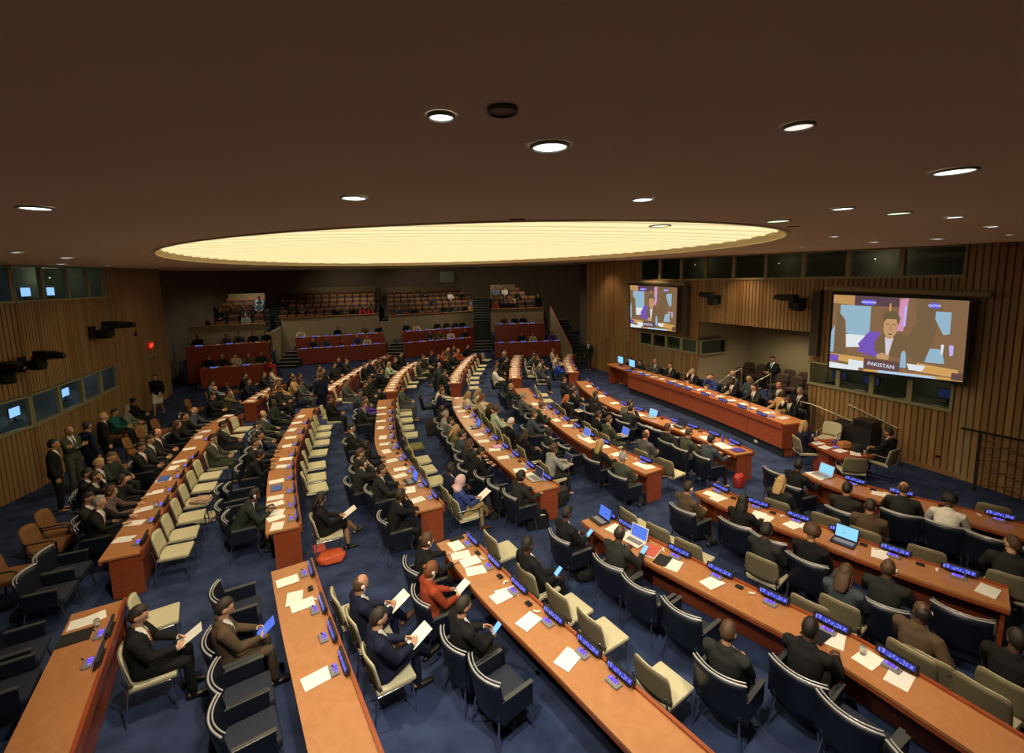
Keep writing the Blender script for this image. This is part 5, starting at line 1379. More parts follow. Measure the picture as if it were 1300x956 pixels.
# small desk with monitors at the far podium end
t_p = (pod.pt(pod.L, 0) - pod.pt(0, 0)).normalized(); n_p = Vector((t_p.y, -t_p.x)); c0 = at(757, 470, .98).xy
sd = ROWS['SD'] = Row('SD', 'monitor desk', None, pts=[pod.pt(pod.L, .12) + t_p * .02, pod.pt(pod.L, .12) + t_p * 2.1], W=.7)
sdo = make_desk(sd, 'small cherry desk with two blue monitors at the far end of the podium', zt=.98, top=MATS['podium_top'], ledge=False)
for u, lb in ((.35, 'wide blue monitor beside the podium end'), (1.35, 'blue monitor at the outer end of the small monitor desk')):
    q = sd.pt(u, .35); o = empty('computer_monitor', (q.x, q.y, .98), sd.yaw(u)); tag(o, lb, 'monitor', 'blue monitors by the podium')
    m = MB(); m.box((0, 0, .29), (.52, .03, .36), bev=.01); m.box((0, .02, .08), (.05, .03, .16)); m.box((0, .02, .01), (.24, .18, .02), bev=.005); part('housing', m, blackp, o)
    m = MB(); m.box((0, -.0, .29), (.46, .036, .30)); part('screen', m, screen_cyan, o)
for x, y, ha, hc, tp, sk, lb in [(772.9, 457.8, 's', 'brown', 'black', 'R', 'person in black behind the outer monitor of the monitor desk'), (793, 455.3, 'l', 'dark', 'black', 'L', 'long-haired person in black between the two blue monitors'), (810.5, 459.6, 's', 'dark', 'dark green', 'L', 'person in dark green bending at the podium beside the blue monitor')]:
    h = at(x, y, 1.24); u, d = sd.locate(h.xy); q = sd.pt(u, sd.W + .3); yaw = sd.yaw(.5) + math.pi
    o = person((q.x, q.y, 0.0 if u > .3 else .2), yaw, 'desk', ha, hc, tp, sk, 1, '', 'n'); o['label'] = lb
    chair('a', (q.x, q.y, 0 if u > .3 else .2), yaw, 2, 'navy armchair under the %s' % lb.replace('person ', 'sitter ').split(' beside')[0], 'navy armchairs at the podium')
# small red secretary table
pc = [at(1022, 563, .76).xy, at(1063, 583, .76).xy, at(1106, 572, .76).xy, at(1062, 556, .76).xy]
cc_ = sum(pc, Vector((0, 0))) / 4; e1 = (pc[1] - pc[0]).normalized(); ang = math.atan2(e1.y, e1.x)
tb = empty('secretary_table', (cc_.x, cc_.y, 0), ang); tag(tb, 'small cherry-red table with papers and bags beside the near podium end', 'table')
m = MB(); m.box((0, 0, .72), (1.25, .85, .07), bev=.01); part('tabletop', m, cherry, tb); m = MB(); m.box((-.2, 0, .35), (.5, .5, .68)); part('pedestal', m, cherry_dark, tb)
def tp_(x, y): return Matrix.Rotation(ang, 2) @ Vector((x, y)) + cc_
for i, (x, y, rz_) in enumerate(((-.35, -.25, .1), (-.05, -.28, .3), (.22, -.1, .2), (.45, .1, .9))):
    q = tp_(x, y); paper_obj('paper_sheet', (q.x, q.y, .757 + .002 * i), ang + rz_, 'white paper, %s from the fair-haired sitter on the small red table' % ORD[i + 1], 'papers on the small red table', paper_print if i % 2 else paper)
q = tp_(-.25, .18); blob('purse', (q.x, q.y, .756), (.10, .07, .05), mat('purse_purple', (.07, .05, .2), .5), 'purple pouch on the small red table', 'pouch', 31)
q = tp_(.05, .15); blob('purse', (q.x, q.y, .756), (.17, .10, .09), mat('purse_tan', (.42, .17, .05), .5), 'tan leather bag on the small red table', 'bag', 32)
q = tp_(.33, .28); blob('purse', (q.x, q.y, .756), (.15, .10, .10), blackm, 'black bag on the small red table', 'bag', 33)
q = tp_(.5, .3); glass_tumbler((q.x, q.y, .757), 'clear water glass on the small red table')
q = tp_(.02, -.05); o = empty('microphone_console', (q.x, q.y, .757), ang + math.pi); tag(o, 'small microphone console with violet screen on the small red table', 'microphone'); link('base', CO_B, o); link('lit_screen', CO_S, o); link('microphone_tip', CO_M, o)
seated(1021, 537, 0, ang - .25, 'fold', 'l', 'blond', 'navy', 'L', 'fair-haired person in sleeveless navy top with folded arms at the small red table', 'S', 0, 'b', 'cream chair under the person with folded arms at the small red table', 'chairs at the small red table')
seated(1128.5, 549, 0, ang + math.pi * .62, 'lap', 's', 'black', 'black', 'M', 'person in black suit and green tie sitting sideways by the small red table', '', 0, 'B', 'cream armchair under the black-suited person by the small red table', 'chairs at the small red table')
for x, y, yw, lb in [(1080, 597, ang + 1.2, 'empty cream armchair in front of the small red table'), (1052, 556, ang - 2.6, 'empty cream chair behind the small red table')]:
    q = at(x, y, .46); chair('B', (q.x, q.y, 0), yw, 0, lb, 'chairs at the small red table')
q = rw(15.2, .55); o = empty('equipment_case', (q.x, q.y, 0), math.atan2(rt.y, rt.x)); tag(o, 'black equipment case standing against the wall behind the small red table', 'case')
m = MB(); m.box((0, 0, .42), (1.1, .5, .84), bev=.02); part('body', m, blackm, o); m = MB(); m.box((.3, 0, .95), (.5, .4, .24), bev=.02); part('monitor_box', m, blackp, o)
# easel-like display board in the near corner of the screen wall
q = at(1268, 632, 0); o = empty('display_frame', (q.x, q.y, 0), math.atan2(rt.y, rt.x) + .1); tag(o, 'tall black metal frame stand in front of the slatted screen wall', 'stand')
for x in (-.42, .42): m = MB(); m.box((x, 0, .70), (.05, .05, 1.40)); part('leg', m, blackm, o)
m = MB(); m.box((0, 0, 1.42), (1.5, .06, .04)); part('top_bar', m, blackm, o)
m = MB()
for k in range(4): m.tube([(-.40, 0, .15 + .3 * k), (.40, 0, .38 + .3 * k)], .012, 6); m.tube([(.40, 0, .15 + .3 * k), (-.40, 0, .38 + .3 * k)], .012, 6)
part('lattice', m, mat('lattice_brown', (.09, .05, .03), .6), o)
q = rw(16.9, .06); m = MB(); m.box((0, 0, 0), (.09, .02, .06), bev=.004); o = link('wall_socket', m.mesh('wall_socket', blackp)); o.location = (q.x, q.y, .42); o.rotation_euler = (0, 0, math.atan2(rt.y, rt.x)); tag(o, 'small black wall socket low on the slatted screen wall', 'socket')
q = pod.pt(1.05, -.0 + .09); m = MB(); m.box((0, 0, 0), (.12, .02, .07), bev=.004); o = link('floor_socket', m.mesh('floor_socket', offwhite)); o.location = (q.x, q.y, .13); o.rotation_euler = (0, 0, pod.yaw(1)); tag(o, 'small white socket in the dark base of the podium', 'socket')
# the people along the exit-sign wall and standing figures
def standing(x, y, zh, yaw, pose, hair, hc, top, skin, label, fl='', lod=1):
    P = POSES[pose]; h = at(x, y, P['hc'].z); off = Matrix.Rotation(yaw, 2) @ P['hc'].xy; q = h.xy - off
    if zh: q = at(x, y, 0).xy
    o = person((q.x, q.y, 0), yaw, pose, hair, hc, top, skin, lod, '', fl); o['label'] = label; return o
yl = math.atan2(-dn.x, dn.y)
standing(67.7, 564, 0, yl + .3, 'stand', 's', 'black', 'black', 'M', 'standing person in long black coat, lowest of the group along the exit-sign wall')
standing(87.7, 547, 0, yl - .5, 'standfold', 'b', 'dark', 'grey-green', 'M', 'standing bald person in grey-green suit with folded arms against the exit-sign wall')
standing(110.8, 540.8, 0, yl + 1.0, 'stand', 's', 'black', 'navy', 'M', 'standing dark-haired person in navy suit with back half turned, by the exit-sign wall')
standing(130.8, 529, 0, yl + .6, 'stand', 's', 'blond', 'black', 'L', 'standing fair-haired person in black beside the navy-suited one, exit-sign wall')
standing(203, 526, 1, R(-160), 'walk', 's', 'dark', 'black', 'M', 'person in black jacket and white skirt walking from the door under the EXIT sign', 'SWw')
standing(747, 470, 1, R(170), 'stand', 's', 'black', 'charcoal', 'M', 'person in dark suit standing alone by the screen wall near the stairs')
for x, y, ha, hc, tp, sk, lb, fl in [(144.6, 521.5, 's', 'dark', 'teal', 'L', 'person in teal top seated against the exit-sign wall', 'w'), (160, 517, 's', 'grey', 'patterned grey', 'L', 'grey-haired person in patterned grey top seated against the exit-sign wall', 'wk'), (169, 507.7, 'u', 'black', 'black', 'M', 'dark-haired person in black, last seated before the door under the EXIT sign', '')]:
    seated(x, y, 0, yl, 'lap', ha, hc, tp, sk, lb, fl, 1, 'c', 'brown chair under the %s' % lb.replace('person', 'sitter').split(' seated')[0].split(', last')[0], 'brown chairs along the exit-sign wall')
seated(111.5, 632, 0, yl + .1, 'lap', 's', 'black', 'charcoal', 'M', 'person in charcoal suit seated just behind the grey-haired sitter with yellow tie', '', 0, 'a', 'navy armchair under the charcoal-suited sitter behind the yellow tie', 'navy armchairs at the desks')
seated(121, 604.6, 0, yl, 'face', 's', 'dark', 'black', 'M', 'person in black suit, hand on cheek, behind the first middle-block desk', '', 0, 'a', 'navy armchair under the sitter with hand on cheek', 'navy armchairs at the desks')
seated(140, 580, 0, yl - .3, 'lap', 's', 'brown', 'dark green', 'L', 'person in dark green stretching an arm behind the first middle-block desk', 'n', 0, 'c', 'brown chair under the dark-green sitter behind the first middle-block desk', 'brown chairs along the exit-sign wall')
seated(228.5, 527.7, 0, yl, 'lap', 'b', 'black', 'charcoal', 'D', 'dark-skinned bald person in charcoal suit behind the far part of the first middle-block desk', 'e', 1, 'c', 'brown chair under the bald charcoal-suited sitter', 'brown chairs along the exit-sign wall')
seated(269, 486, 0, yl, 'lap', 's', 'dark', 'pale blue', 'L', 'person in pale blue shirt behind the bald sitter near the lower red bench', '', 1, 'c', 'brown chair under the pale-blue-shirted sitter', 'brown chairs along the exit-sign wall')
for nm_, x, y, hc, tp, sk, ha in (('dark', 310.8, 476.6, 'dark', 'black', 'M', 's'), ('b', 334.9, 475.3, 'dark', 'charcoal', 'M', 's'), ('c', 370, 476.6, 'dark', 'black', 'L', 's')):
    seated(x, y, 0, yl, 'desk', ha, hc, tp, sk, 'person in %s seated %s of the three before the lower red bench steps' % (tp, {'dark': 'first', 'b': 'second', 'c': 'third'}[nm_]), '', 2)
standing(343.5, 456, 0, yl + 1, 'stand', 's', 'dark', 'red', 'M', 'person in bright red top standing at the end of the lower red bench', 'w')
seated(345, 468, 0, yl, 'lap', 'u', 'dark', 'cream', 'M', 'person in cream shirt seated in front of the one in red', '', 1)
standing(407, 477, 0, yl + 1.2, 'stand', 's', 'brown', 'navy', 'L', 'person in navy suit standing in the aisle beside the second back-block desk')
seated(657, 562+0, 0, ROWS['F'].yaw(1) , 'lap', 's', 'dark', 'charcoal', 'M', 'person in charcoal suit seated in the aisle beyond the fourth middle-block desk', '', 1, 'b', 'cream chair under the charcoal-suited aisle sitter', 'cream chairs at the desks') if False else None
BCH = [(77, 656, 0), (60, 676, 0), (30, 690, 0), (12, 712, 0), (43, 655, 0), (160, 581, .1), (168, 576, 0), (175, 562, 0), (190, 549, 0), (208, 538, 0), (175, 573, 0), (248, 512, 0), (282, 500, 0), (297, 490, 0), (205, 555, 0)]
used = []
for i, (x, y, z_) in enumerate(BCH):
    q = at(x, y, .7)
    if any((q.xy - w).length < .62 for w in used): continue
    used.append(q.xy); chair('c', (q.x, q.y, 0), yl + rnd.uniform(-.1, .1), 0 if q.length < 12 else 1, 'empty brown upholstered chair along the exit-sign wall, %s counted away from the camera' % ORD[len(used)], 'brown chairs along the exit-sign wall')

# ================================================================== GALLERY
def proj(X):
    v = Vector(X) - EYE; d = v.dot(FW); return CXP + FPX * v.dot(RT) / d, CYP - FPX * v.dot(UP) / d
m = MB(); m.box((0, .02, .42), (.50, .46, .12), mi=1, bev=.03); m.box((0, -.235, .79), (.50, .10, .19), Matrix.Rotation(R(10), 4, 'X'), bev=.03); m.box((0, -.20, .58), (.47, .08, .26), Matrix.Rotation(R(10), 4, 'X'), mi=1)  # cushion and lower back darkened: shade between the rows put into the colour
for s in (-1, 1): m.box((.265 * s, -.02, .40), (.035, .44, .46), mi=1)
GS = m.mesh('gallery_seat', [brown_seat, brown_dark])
PZ = 2.8
GX = [('S1', [(238.5, 417.7), (337, 409.4)], (270, 336), 5, 'first'), ('S2', [(357, 404.5), (481, 398.8)], (352, 476), 6, 'second'), ('S3', [(494, 401.5), (607, 394.8)], (492, 603), 6, 'third'), ('S4', [(623, 393), (690, 391)], (624, 690), 5, 'fourth')]
gal_seats = []; ends = []
for gi, (k, px, (xa, xb), nrow, nm) in enumerate(GX):
    a_, b_, n_ = BL[k + 'b']; XA, XB = on_plane(*px[0], a_ - n_ * 2.5, b_ - n_ * 2.5), on_plane(*px[1], a_ - n_ * 2.5, b_ - n_ * 2.5); A, B = XA.xy, XB.xy; PZ = (XA.z + XB.z) / 2; GZ = PZ - .7
    t = (B - A).normalized(); n = Vector((-t.y, t.x)); ends += [(A, B, t, n)]
    flat_wall('wall_parapet_%s' % nm, [A, B], 0, PZ, plaster_l, th=.18)
    mb = MB(); c = (A + B) / 2 + n * .06; M = Matrix.Rotation(math.atan2(t.y, t.x), 4, 'Z'); mb.box((c.x, c.y, PZ + .02), ((B - A).length, .34, .05), M); o = structure('trim_%d' % (gi + 1), mb, mat('parapet_cap', (.30, .13, .05), .4))
    q0 = A
    for j in range(nrow):
        z = GZ + .33 * j; d = .75 + .92 * j
        # seats between the two aisle pixels
        za = z + .9
        def su(xp):
            lo, hi = -6.0, 12.0
            for _ in range(40):
                mid = (lo + hi) / 2; X = A + t * mid + n * d
                if proj((X.x, X.y, za))[0] < xp: lo = mid
                else: hi = mid
            return lo
        trimL = [0, 0, 6, 10, 16, 22][j] if k == 'S1' else 0; trimR = [0, 2, 10, 22, 30, 36][j] if k == 'S4' else 0
        if k == 'S2': trimL = [0, 2, 2, 4, 4, 14][j]
        if k == 'S3': trimR = [0, 0, 0, 4, 6, 18][j]
        u0, u1 = su(xa + trimL), su(xb - trimR); ns = max(1, int((u1 - u0) / .575))
        P0, P1 = A + t * (u0 - .2) + n * (d - .5), A + t * (u1 + .2) + n * (d - .5)
        st = MB(); st.prism([P0, P1, P1 + n * (.92 if j < nrow - 1 else 1.6), P0 + n * (.92 if j < nrow - 1 else 1.6)], 0 if j else 0, z); structure('floor_gallery_%s_%d' % (nm, j + 1), st, mat('gallery_floor', (.045, .04, .04), .9))
        for i in range(ns):
            q = A + t * (u0 + (i + .5) * (u1 - u0) / ns) + n * d; yaw = math.atan2(n.x, -n.y)
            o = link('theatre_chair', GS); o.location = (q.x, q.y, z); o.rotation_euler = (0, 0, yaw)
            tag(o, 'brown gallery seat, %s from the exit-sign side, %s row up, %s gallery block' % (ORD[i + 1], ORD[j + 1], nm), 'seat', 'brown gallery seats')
            gal_seats.append([q, z, yaw, nm, i, j, False])
    # plain timber-faced screen behind the top row
    d = .75 + .92 * (nrow - 1) + .75; P0, P1 = A + t * (su(xa + (14 if k in ('S2',) else 22 if k == 'S1' else 0)) - .1) + n * d, A + t * (su(xb - (18 if k == 'S3' else 36 if k == 'S4' else 0))) + n * d
    flat_wall('wall_gallery_screen_%s' % nm, [P0, P1], 0, GZ + .33 * (nrow - 1) + 1.15, mat('gallery_screen', (.20, .17, .10), .8), th=.1)
# aisle stairs in the gallery
stair_m = mat('stair_dark', (.022, .030, .028), .8); nose_m = mat('stair_nosing', (.10, .12, .11), .5)
def stairs(name, base, t, n, w, steps, rise, run, z0, label, m1=stair_m, m2=nose_m):
    o = empty(name, (base.x, base.y, 0)); tag(o, label, 'stairs')
    for i in range(steps):
        mb = MB(); P = [base + n * (run * i), base + t * w + n * (run * i), base + t * w + n * (run * (i + 1)), base + n * (run * (i + 1))]; mb.prism(P, 0 if i == 0 else z0 * .5, z0 + rise * (i + 1)); part('step', mb, m1, o, True)
        mb = MB(); P = [base + n * (run * i - .03), base + t * w + n * (run * i - .03), base + t * w + n * (run * i + .04), base + n * (run * i + .04)]; mb.prism(P, z0 + rise * (i + 1) - .03, z0 + rise * (i + 1) + .008); part('nosing', mb, m2, o, True)
    return o
for i in range(3):
    (A0, B0, t0, n0), (A1, B1, t1, n1) = ends[i], ends[i + 1]
    c = B0 + n0 * .25; tt = (A1 + n1 * .25 - c); w = tt.length; tt.normalize(); nn = Vector((-tt.y, tt.x))
    if (A1 - B0).length > 4: # step between the blocks where the gallery turns
        nn = n1; tt = t1; w = 1.25; c = A1 - t1 * 1.3 + n1 * .1
    stairs('gallery_stairs', c, tt, nn, w, 10, .17, .46, 2.0, 'dark aisle stairs between the %s and %s gallery blocks' % (bn[i], bn[i + 1]))
    mb = MB(); flat_wall('wall_parapet_gap_%s' % bn[i], [B0, A1], 0, 2.15, plaster_l, th=.15)
# short stairs to the bench tiers
for (x0, x1, yb), lb in (((349, 376, 468), 'first and second'), ((491, 513, 455), 'second and third'), ((601, 626, 447), 'third and fourth')):
    a, b = at(x0, yb, 0).xy, at(x1, yb - .8, 0).xy; t = (b - a).normalized()
    stairs('tier_stairs', a, t, Vector((-t.y, t.x)), (b - a).length, 5, .16, .42, 0, 'short grey stairs between the %s red benches' % lb, m1=mat('tier_stair_dark', (.015, .017, .02), .8), m2=mat('tier_nosing', (.34, .33, .28), .5))
# stairs against the screen-wall side with red-brown balustrade cap
s0 = at(729, 462, 0).xy; s1 = Vector((3.1, 34.6)); nn = (s1 - s0).normalized(); tt = Vector((nn.y, -nn.x))
stairs('side_stairs', s0, tt, nn, 1.0, 13, .165, (s1 - s0).length / 13, 0, 'dark side stairs with red-brown capped balustrade rising to the gallery')
mb = MB(); a = s0 - tt * .12; b = s1 - tt * .12
mb.add([(a.x, a.y, 0), (b.x, b.y, 0), (b.x, b.y, 3.0), (a.x, a.y, .95), *[(p.x - tt.x * .12, p.y - tt.y * .12, z) for p, z in ((a, 0), (b, 0), (b, 3.0), (a, .95))]], [(3, 2, 1, 0), (4, 5, 6, 7), (0, 1, 5, 4), (1, 2, 6, 5), (2, 3, 7, 6), (3, 0, 4, 7)])
structure('wall_balustrade', mb, plaster_l); mb = MB(); mb.tube([(a.x - tt.x * .06, a.y - tt.y * .06, 1.0), (b.x - tt.x * .06, b.y - tt.y * .06, 3.05)], .07, 8); structure('trim_10', mb, mat('balustrade_cap', (.40, .10, .035), .4))
GP = '''276 395 s dark black M|319 399 s grey light_grey L|325 383 s dark pale_blue L|331 383 s dark pale_blue L|314 390 s dark slate M|360 384 s dark navy M|372 390 s dark dark_green M|381 389 l brown mauve L|423 396 s dark black M
454 393 s dark black M|463 391 l dark red M|468 389 l dark red L|474 389 s dark brown M|511 389 s brown slate L|529 391 s dark black L|540 369 s dark slate M|549 380 s dark charcoal M|574 374 s black white M|587 373 s dark black M
562 386 s dark black M|570 386 s dark charcoal M|579 385 s brown slate L|588 386 s dark black L|594 387 s grey tan L|606 386 s dark slate M|625 367 s brown pale_blue L|635 367 s dark white L|660 369 s dark black M|653 374 s brown tan L|630 382 l brown rust L|644 384 s dark black M|652 384 s dark navy M|636 384 l dark mauve M'''
cnt = {}
for ent in GP.replace('\n', '|').split('|'):
    f = ent.split(); x, y = float(f[0]), float(f[1])
    best = None
    for gs in gal_seats:
        if gs[6]: continue
        X = proj((gs[0].x, gs[0].y, gs[1] + 1.2)); dd = (X[0] - x) ** 2 + ((X[1] - y) * 1.5) ** 2
        if best is None or dd < best[0]: best = (dd, gs)
    gs = best[1]; gs[6] = True; top = f[4].replace('_', ' ')
    o = person((gs[0].x, gs[0].y, gs[1]), gs[2], 'lap', f[2], f[3], top, f[5], 2, '', 'n')
    o['label'] = 'person in %s with %s in gallery, %s seat, %s row, %s block' % (top.replace(' ', '-'), HN[f[2]].format(f[3]), ORD[gs[4] + 1], ORD[gs[5] + 1], gs[3])
A3, B3, t3, n3 = ends[3]; q = B3 + n3 * .7 - t3 * .3
o = person((q.x, q.y, GZ), math.atan2(n3.x, -n3.y), 'stand', 's', 'black', 'black', 'M', 2, '', 'n'); o['label'] = 'person in black standing at the screen-wall end of the gallery'
# hanging tall panels in the gallery back wall
for x, lb in ((374, 'pale vertical glass panel high on the gallery back wall, exit-sign side'), (568, 'pale vertical glass panel high on the gallery back wall, centre')):
    q = on_plane(x, 350, (-17.2, 40.4), (-9, 43)); 
    if q.y < 30: continue
    m = MB(); m.box((0, 0, 0), (1.3, .08, 1.0), bev=.01); o = link('wall_panel', m.mesh('wall_panel', mat('panel_green_grey', (.20, .24, .16), .4))); o.location = (q.x, q.y - .25, 5.55); o.rotation_euler = (0, 0, .3 if x < 500 else 0); tag(o, lb, 'panel')

# ================================================================== WALL CAMERAS
def cam_unit(pos, yaw, label, big=1.0, head=0.0):
    o = empty('video_camera', pos, yaw); tag(o, label, 'camera', 'black video cameras on the walls'); o.scale = (big, big, big)
    m = MB(); m.box((0, -.34, -.05), (.26, .05, .34), bev=.01); m.tube([(0, -.32, -.08), (0, 0, -.10)], .035, 8); part('wall_bracket', m, blackm, o)
    m = MB(); m.box((0, 0, -.02), (.20, .22, .30), bev=.02); part('pan_head', m, blackm, o).rotation_euler = (0, 0, head)
    m = MB(); m.box((.12, .05, .14), (.52, .20, .20), bev=.02); m.tube([(.36, .05, .14), (.58, .05, .14)], [.08, .095], 14); m.box((-.2, .05, -.12), (.34, .20, .24), bev=.02); part('housing', m, blackm, o).rotation_euler = (0, 0, head)
    m = MB(); m.tube([(.57, .05, .14), (.70, .05, .14)], [.07, .08], 14); part('lens', m, mat('lens_glass', (.01, .01, .02), .05), o).rotation_euler = (0, 0, head)
    return o
def wall_cam(x, y, A, B, yaw_extra, label, big):
    X = on_plane(x, y, A, B, .52); t = (Vector(B[:2]) - Vector(A[:2])).normalized(); n = Vector((t.y, -t.x)); n = n if n.dot(Vector((0, 12)) - Vector(A[:2])) > 0 else -n
    cam_unit(X, math.atan2(-n.x, n.y), label, big, yaw_extra)
wall_cam(903, 379, RA, RB, -.25, 'black video camera on the screen wall above the alcove edge', 1.0)
wall_cam(1008, 384, RA, RB, -.25, 'black video camera on the screen wall beside the large screen', 1.05)
wall_cam(137, 419, LW[3], LW[4], 1.15, 'long black video camera on the exit-sign wall nearer the EXIT sign', 1.15)
wall_cam(50, 458, LW[2], LW[3], 1.0, 'bulky black video camera on the exit-sign wall over the lit booths', 1.0)
wall_cam(8, 474, LW[1], LW[2], 1.0, 'second bulky black video camera at the picture-edge end of the exit-sign wall', 1.1)
X = on_plane(172, 424, LW2[0], LW2[2], .06); m = MB(); m.box((0, 0, 0), (.10, .10, .16), bev=.02); o = link('wall_sensor', m.mesh('wall_sensor', blackp)); o.location = X; tag(o, 'tiny black sensor on the wall between the camera and the EXIT sign', 'sensor')

# ================================================================== CEILING DOWNLIGHTS
lamp_w = emis('lamp_white', (.95, 1, .97), 3.0); lamp_g = emis('lamp_greenish', (.75, .95, .62), 1.6); trim_m = mat('lamp_trim', (.55, .52, .42), .4, metal=.2)
def downlight(x, y, dia_px, m, label, lit=True, tilt=None):
    X = on_ceil(x, y); dep = (X - EYE).dot(FW); rr_ = dia_px / FPX * dep / 2
    o = empty('downlight', (X.x, X.y, X.z)); tag(o, label, 'downlight', 'ceiling downlights')
    mb = MB(); K = 28; vs = []
    for r_, z_ in ((rr_ * 1.10, -.002), (rr_ * 1.10, -.010), (rr_ * .94, -.012), (rr_ * .90, .0 - .004)):
        vs += [(r_ * math.cos(2 * math.pi * k / K), r_ * math.sin(2 * math.pi * k / K), z_) for k in range(K)]
    fs = [(j * K + k, j * K + (k + 1) % K, (j + 1) * K + (k + 1) % K, (j + 1) * K + k) for j in range(3) for k in range(K)]
    mb.add(vs, fs, 0, True); part('trim_ring', mb, trim_m if lit else mat('trim_brown', (.22, .17, .12), .6), o)
    mb = MB(); mb.add([(rr_ * .92 * math.cos(2 * math.pi * k / K), rr_ * .92 * math.sin(2 * math.pi * k / K), -.006) for k in range(K)], [tuple(range(K - 1, -1, -1))]); part('lamp', mb, m, o)
    return X
DLs = [(560, 145, 33, lamp_w, 1), (638, 138, 36, mat('lamp_off', (.24, .19, .13), .6), 0), (698, 184, 47, lamp_w, 1), (1014, 158, 36, emis('lamp_pinkish', (.95, .80, .72), 1.2), 1), (1212, 216, 44, lamp_w, 1), (449, 250, 32, lamp_w, 1), (45, 263, 34, lamp_w, 1), (816, 252, 27, lamp_w, 1),
       (838, 286, 25, lamp_g, 1), (988, 280, 28, lamp_g, 1), (1141, 270, 27, lamp_g, 1), (1070, 264, 25, lamp_w, 1), (1212, 275, 20, lamp_w, 1), (1260, 287, 16, lamp_w, 1), (84, 327, 15, lamp_w, 1), (77, 335, 12, lamp_w, 1), (20, 320, 14, lamp_w, 1), (137, 337, 9, lamp_w, 1), (188, 340, 7, lamp_w, 1),
       (1190, 303, 14, lamp_w, 1), (1283, 298, 10, lamp_w, 1), (247, 341, 6, lamp_w, 1), (295, 340, 6, lamp_w, 1), (1020, 314, 8, lamp_w, 1), (958, 319, 7, lamp_w, 1), (905, 322, 6, lamp_w, 1), (1060, 300, 12, lamp_w, 1), (1110, 307, 12, lamp_w, 1), (380, 341, 5, lamp_w, 1), (455, 341, 5, lamp_w, 1), (225, 337, 6, lamp_w, 1), (325, 339, 5, lamp_w, 1)]
near_names = ['round lit downlight just left-of-centre'.replace('left-of-centre', 'beside the unlit ceiling disc'), 'brown unlit ceiling disc between two round downlights', 'brightest white downlight below the unlit disc', 'tilted pinkish downlight high over the screen-wall side', 'thin bright downlight closest to the screen-wall corner of the frame', 'small white downlight above the front rim of the glowing oval', 'thin white downlight over the exit-sign wall side',
    'white downlight directly above the greenish one at the oval rim', 'greenish tilted downlight touching the glowing oval rim', 'greenish downlight near the tip of the oval', 'greenish downlight between the oval tip and the large screen', 'white downlight beside the greenish pair']
for i, (x, y, dpx, m_, lit) in enumerate(DLs):
    lb = near_names[i] if i < len(near_names) else 'tiny distant ceiling downlight over the %s side' % ('exit-sign' if x < 600 else 'screen-wall')
    X = downlight(x, y, dpx, m_, lb, lit)
for i, (x, y) in enumerate(((657, 278), (1008, 287))):
    X = on_ceil(x, y); m = MB(); m.box((0, 0, -.003), (.12, .03, .006)); o = link('ceiling_vent', m.mesh('ceiling_vent', blackm)); o.location = X; tag(o, 'tiny dark ceiling slot %s' % ('in front of the glowing oval' if i == 0 else 'near the tip of the oval'), 'vent')

# ================================================================== LIGHT
def spot(x, y, e, ang=110, col=(1, .80, .56), blend=.8, tx=None, ty=None, r=.12, z=None):
    l = bpy.data.lights.new('downlight_or_fill', 'SPOT'); l.energy = e; l.spot_size = R(ang); l.spot_blend = blend; l.color = col; l.shadow_soft_size = r
    o = bpy.data.objects.new('downlight_or_fill', l); COL.objects.link(o); o.location = (x, y, (z or cz(y)) - .06)
    d = Vector(((tx if tx is not None else x) - x, (ty if ty is not None else y) - y, -5.0)); o.rotation_euler = d.to_track_quat('-Z', 'Y').to_euler(); return o
KE = 2.1
for x, y, e, tx, ty in [(-3.1, 4.6, 310, -2.6, 7), (3.2, 4.2, 300, 3.9, 7.0), (-6.2, 8, 130, -7.0, 9.5), (5.3, 8.5, 230, 4.9, 10.5), (-8.6, 12, 240, -7.6, 13), (4.6, 12, 400, 4.0, 13.5),
                        (5.6, 15, 400, 6.2, 15), (-9.3, 18, 300, -8.0, 18.5), (3.2, 19.5, 330, 2.0, 19), (-8.4, 23.5, 300, -7.4, 23), (-2.5, 25.6, 420, -3, 23.5), (1.5, 24, 220, 1, 22.5), (7.0, 10.2, 45, 8.0, 11.0), (7.6, 6.3, 22, 7.0, 6.5)]:
    spot(x, y, e * KE, tx=tx, ty=ty, col=(1, .76, .50))
for x, y, tx, ty in [(-.7, 2.3, -1.5, 6.2), (.8, 2.5, 1.5, 6.5)]: spot(x, y, 350 * KE, tx=tx, ty=ty, col=(1, .90, .72))
# lamps inside the interpreters' booths
def bulb(x, y, z, e, col):
    l = bpy.data.lights.new('booth_lamp', 'POINT'); l.energy = e; l.color = col; l.shadow_soft_size = .008; o = bpy.data.objects.new('booth_lamp', l); COL.objects.link(o); o.location = (x, y, z)
for x, y, z, e, c in [(-13.3, 9.6, 2.3, 5, (.55, .75, 1)), (-13.9, 12.6, 2.3, 6, (.55, .8, .9)), (-15.0, 15.4, 2.3, 7, (.5, .7, 1)), (-13.4, 11.6, 5.4, 4, (.45, .65, 1)), (-15.0, 15.3, 5.5, 5, (.75, .9, .6)), (-13.0, 8.6, 5.3, 3, (.4, .6, 1))]: bulb(x, y, z, e, c)
for s_, d_, z, e in ((14.2, -.8, 2.2, 1.2), (16.2, -.8, 2.2, 1.0), (6.5, -.7, 2.4, .8), (14.6, -.8, 5.5, 2.2), (11.5, -.8, 5.5, .8), (7.5, -.8, 5.6, .8)):
    q = rw(s_, d_); bulb(q.x, q.y, z, e * 2, (1, .85, .55))
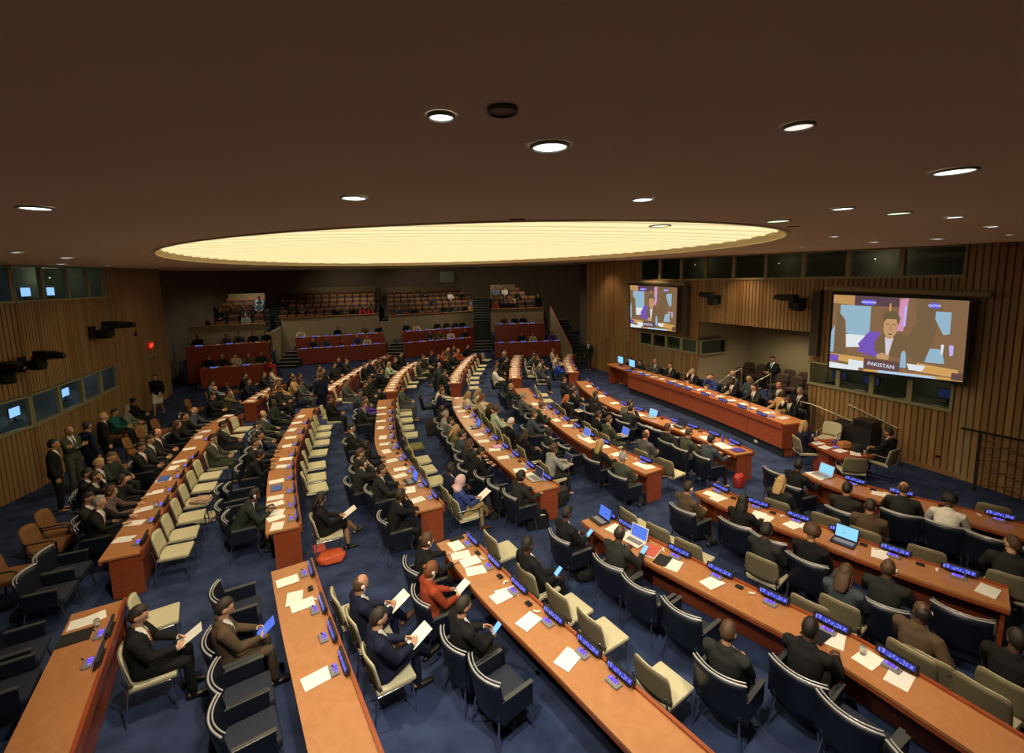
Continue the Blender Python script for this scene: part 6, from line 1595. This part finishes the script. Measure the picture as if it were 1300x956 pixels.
for i, (s_, d_) in enumerate(((13.9, -.3), (14.7, -.35), (15.1, -.2), (15.8, -.3), (16.6, -.25))):
    q = rw(s_, d_); paper_obj('paper_sheet', (q.x, q.y, 1.63), .4 * i, 'white paper on the booth ledge under the large screen, %s pane from the alcove' % ORD[i + 1], 'papers on the booth ledge', paper)
# wall washers and alcove lamp
for s, e in ((2.5, 45), (6.3, 50), (11, 60)):
    q = rw(s, 1.1); w_ = rw(s, .0); spot(q.x, q.y, e * KE, 100, (1, .68, .38), tx=w_.x, ty=w_.y)
q = rw(11, -1.4); spot(q.x, q.y, 150, 150, (1, .86, .58), z=3.3)
spot(-11.2, 14.0, 12 * KE, 100, (1, .68, .38), tx=-13.5, ty=14.5); spot(-12.8, 18.5, 12 * KE, 100, (1, .68, .38), tx=-15.2, ty=19)
for x, y, e in ((-11, 31, 90), (-4.5, 34, 90), (1, 33.5, 60), (-14.8, 27, 60), (-11.5, 36.5, 170), (-4.8, 38.5, 170), (1, 37, 120), (-17, 31, 110)): spot(x, y, e * KE, 150, (1, .84, .62))
for x, y, tx, ty in ((-13.5, 37, -14.5, 43), (-8, 38.5, -8, 45), (-2, 38.5, -2, 45), (2.5, 37.5, 3.5, 44)): spot(x, y, 60 * KE, 120, (1, .84, .60), tx=tx, ty=ty)  # fill spots without fixtures, added only to brighten the gallery back wall
w = bpy.data.worlds.new('world'); bpy.context.scene.world = w; w.use_nodes = True
w.node_tree.nodes['Background'].inputs[0].default_value = (.05, .04, .03, 1); w.node_tree.nodes['Background'].inputs[1].default_value = .0

# ================================================================== CAMERA
cam = bpy.data.cameras.new('camera'); co = bpy.data.objects.new('camera', cam); COL.objects.link(co)
cam.sensor_fit = 'HORIZONTAL'; cam.sensor_width = 36; cam.lens = FPX / 1300 * 36; cam.shift_x = 0; cam.shift_y = -(478 - CYP) / 1300; cam.clip_start = .05; cam.clip_end = 200
Mx = Matrix((RT, UP, -FW)).transposed().to_4x4(); Mx.translation = EYE; co.matrix_world = Mx
sc = bpy.context.scene; sc.camera = co
sc.view_settings.view_transform = 'Standard'; sc.view_settings.look = 'None'; sc.view_settings.gamma = 1; sc.view_settings.use_curve_mapping = False
sc.view_settings.exposure = 0.0
sc.cycles.max_bounces = 6; sc.cycles.diffuse_bounces = 4; sc.cycles.use_denoising = True
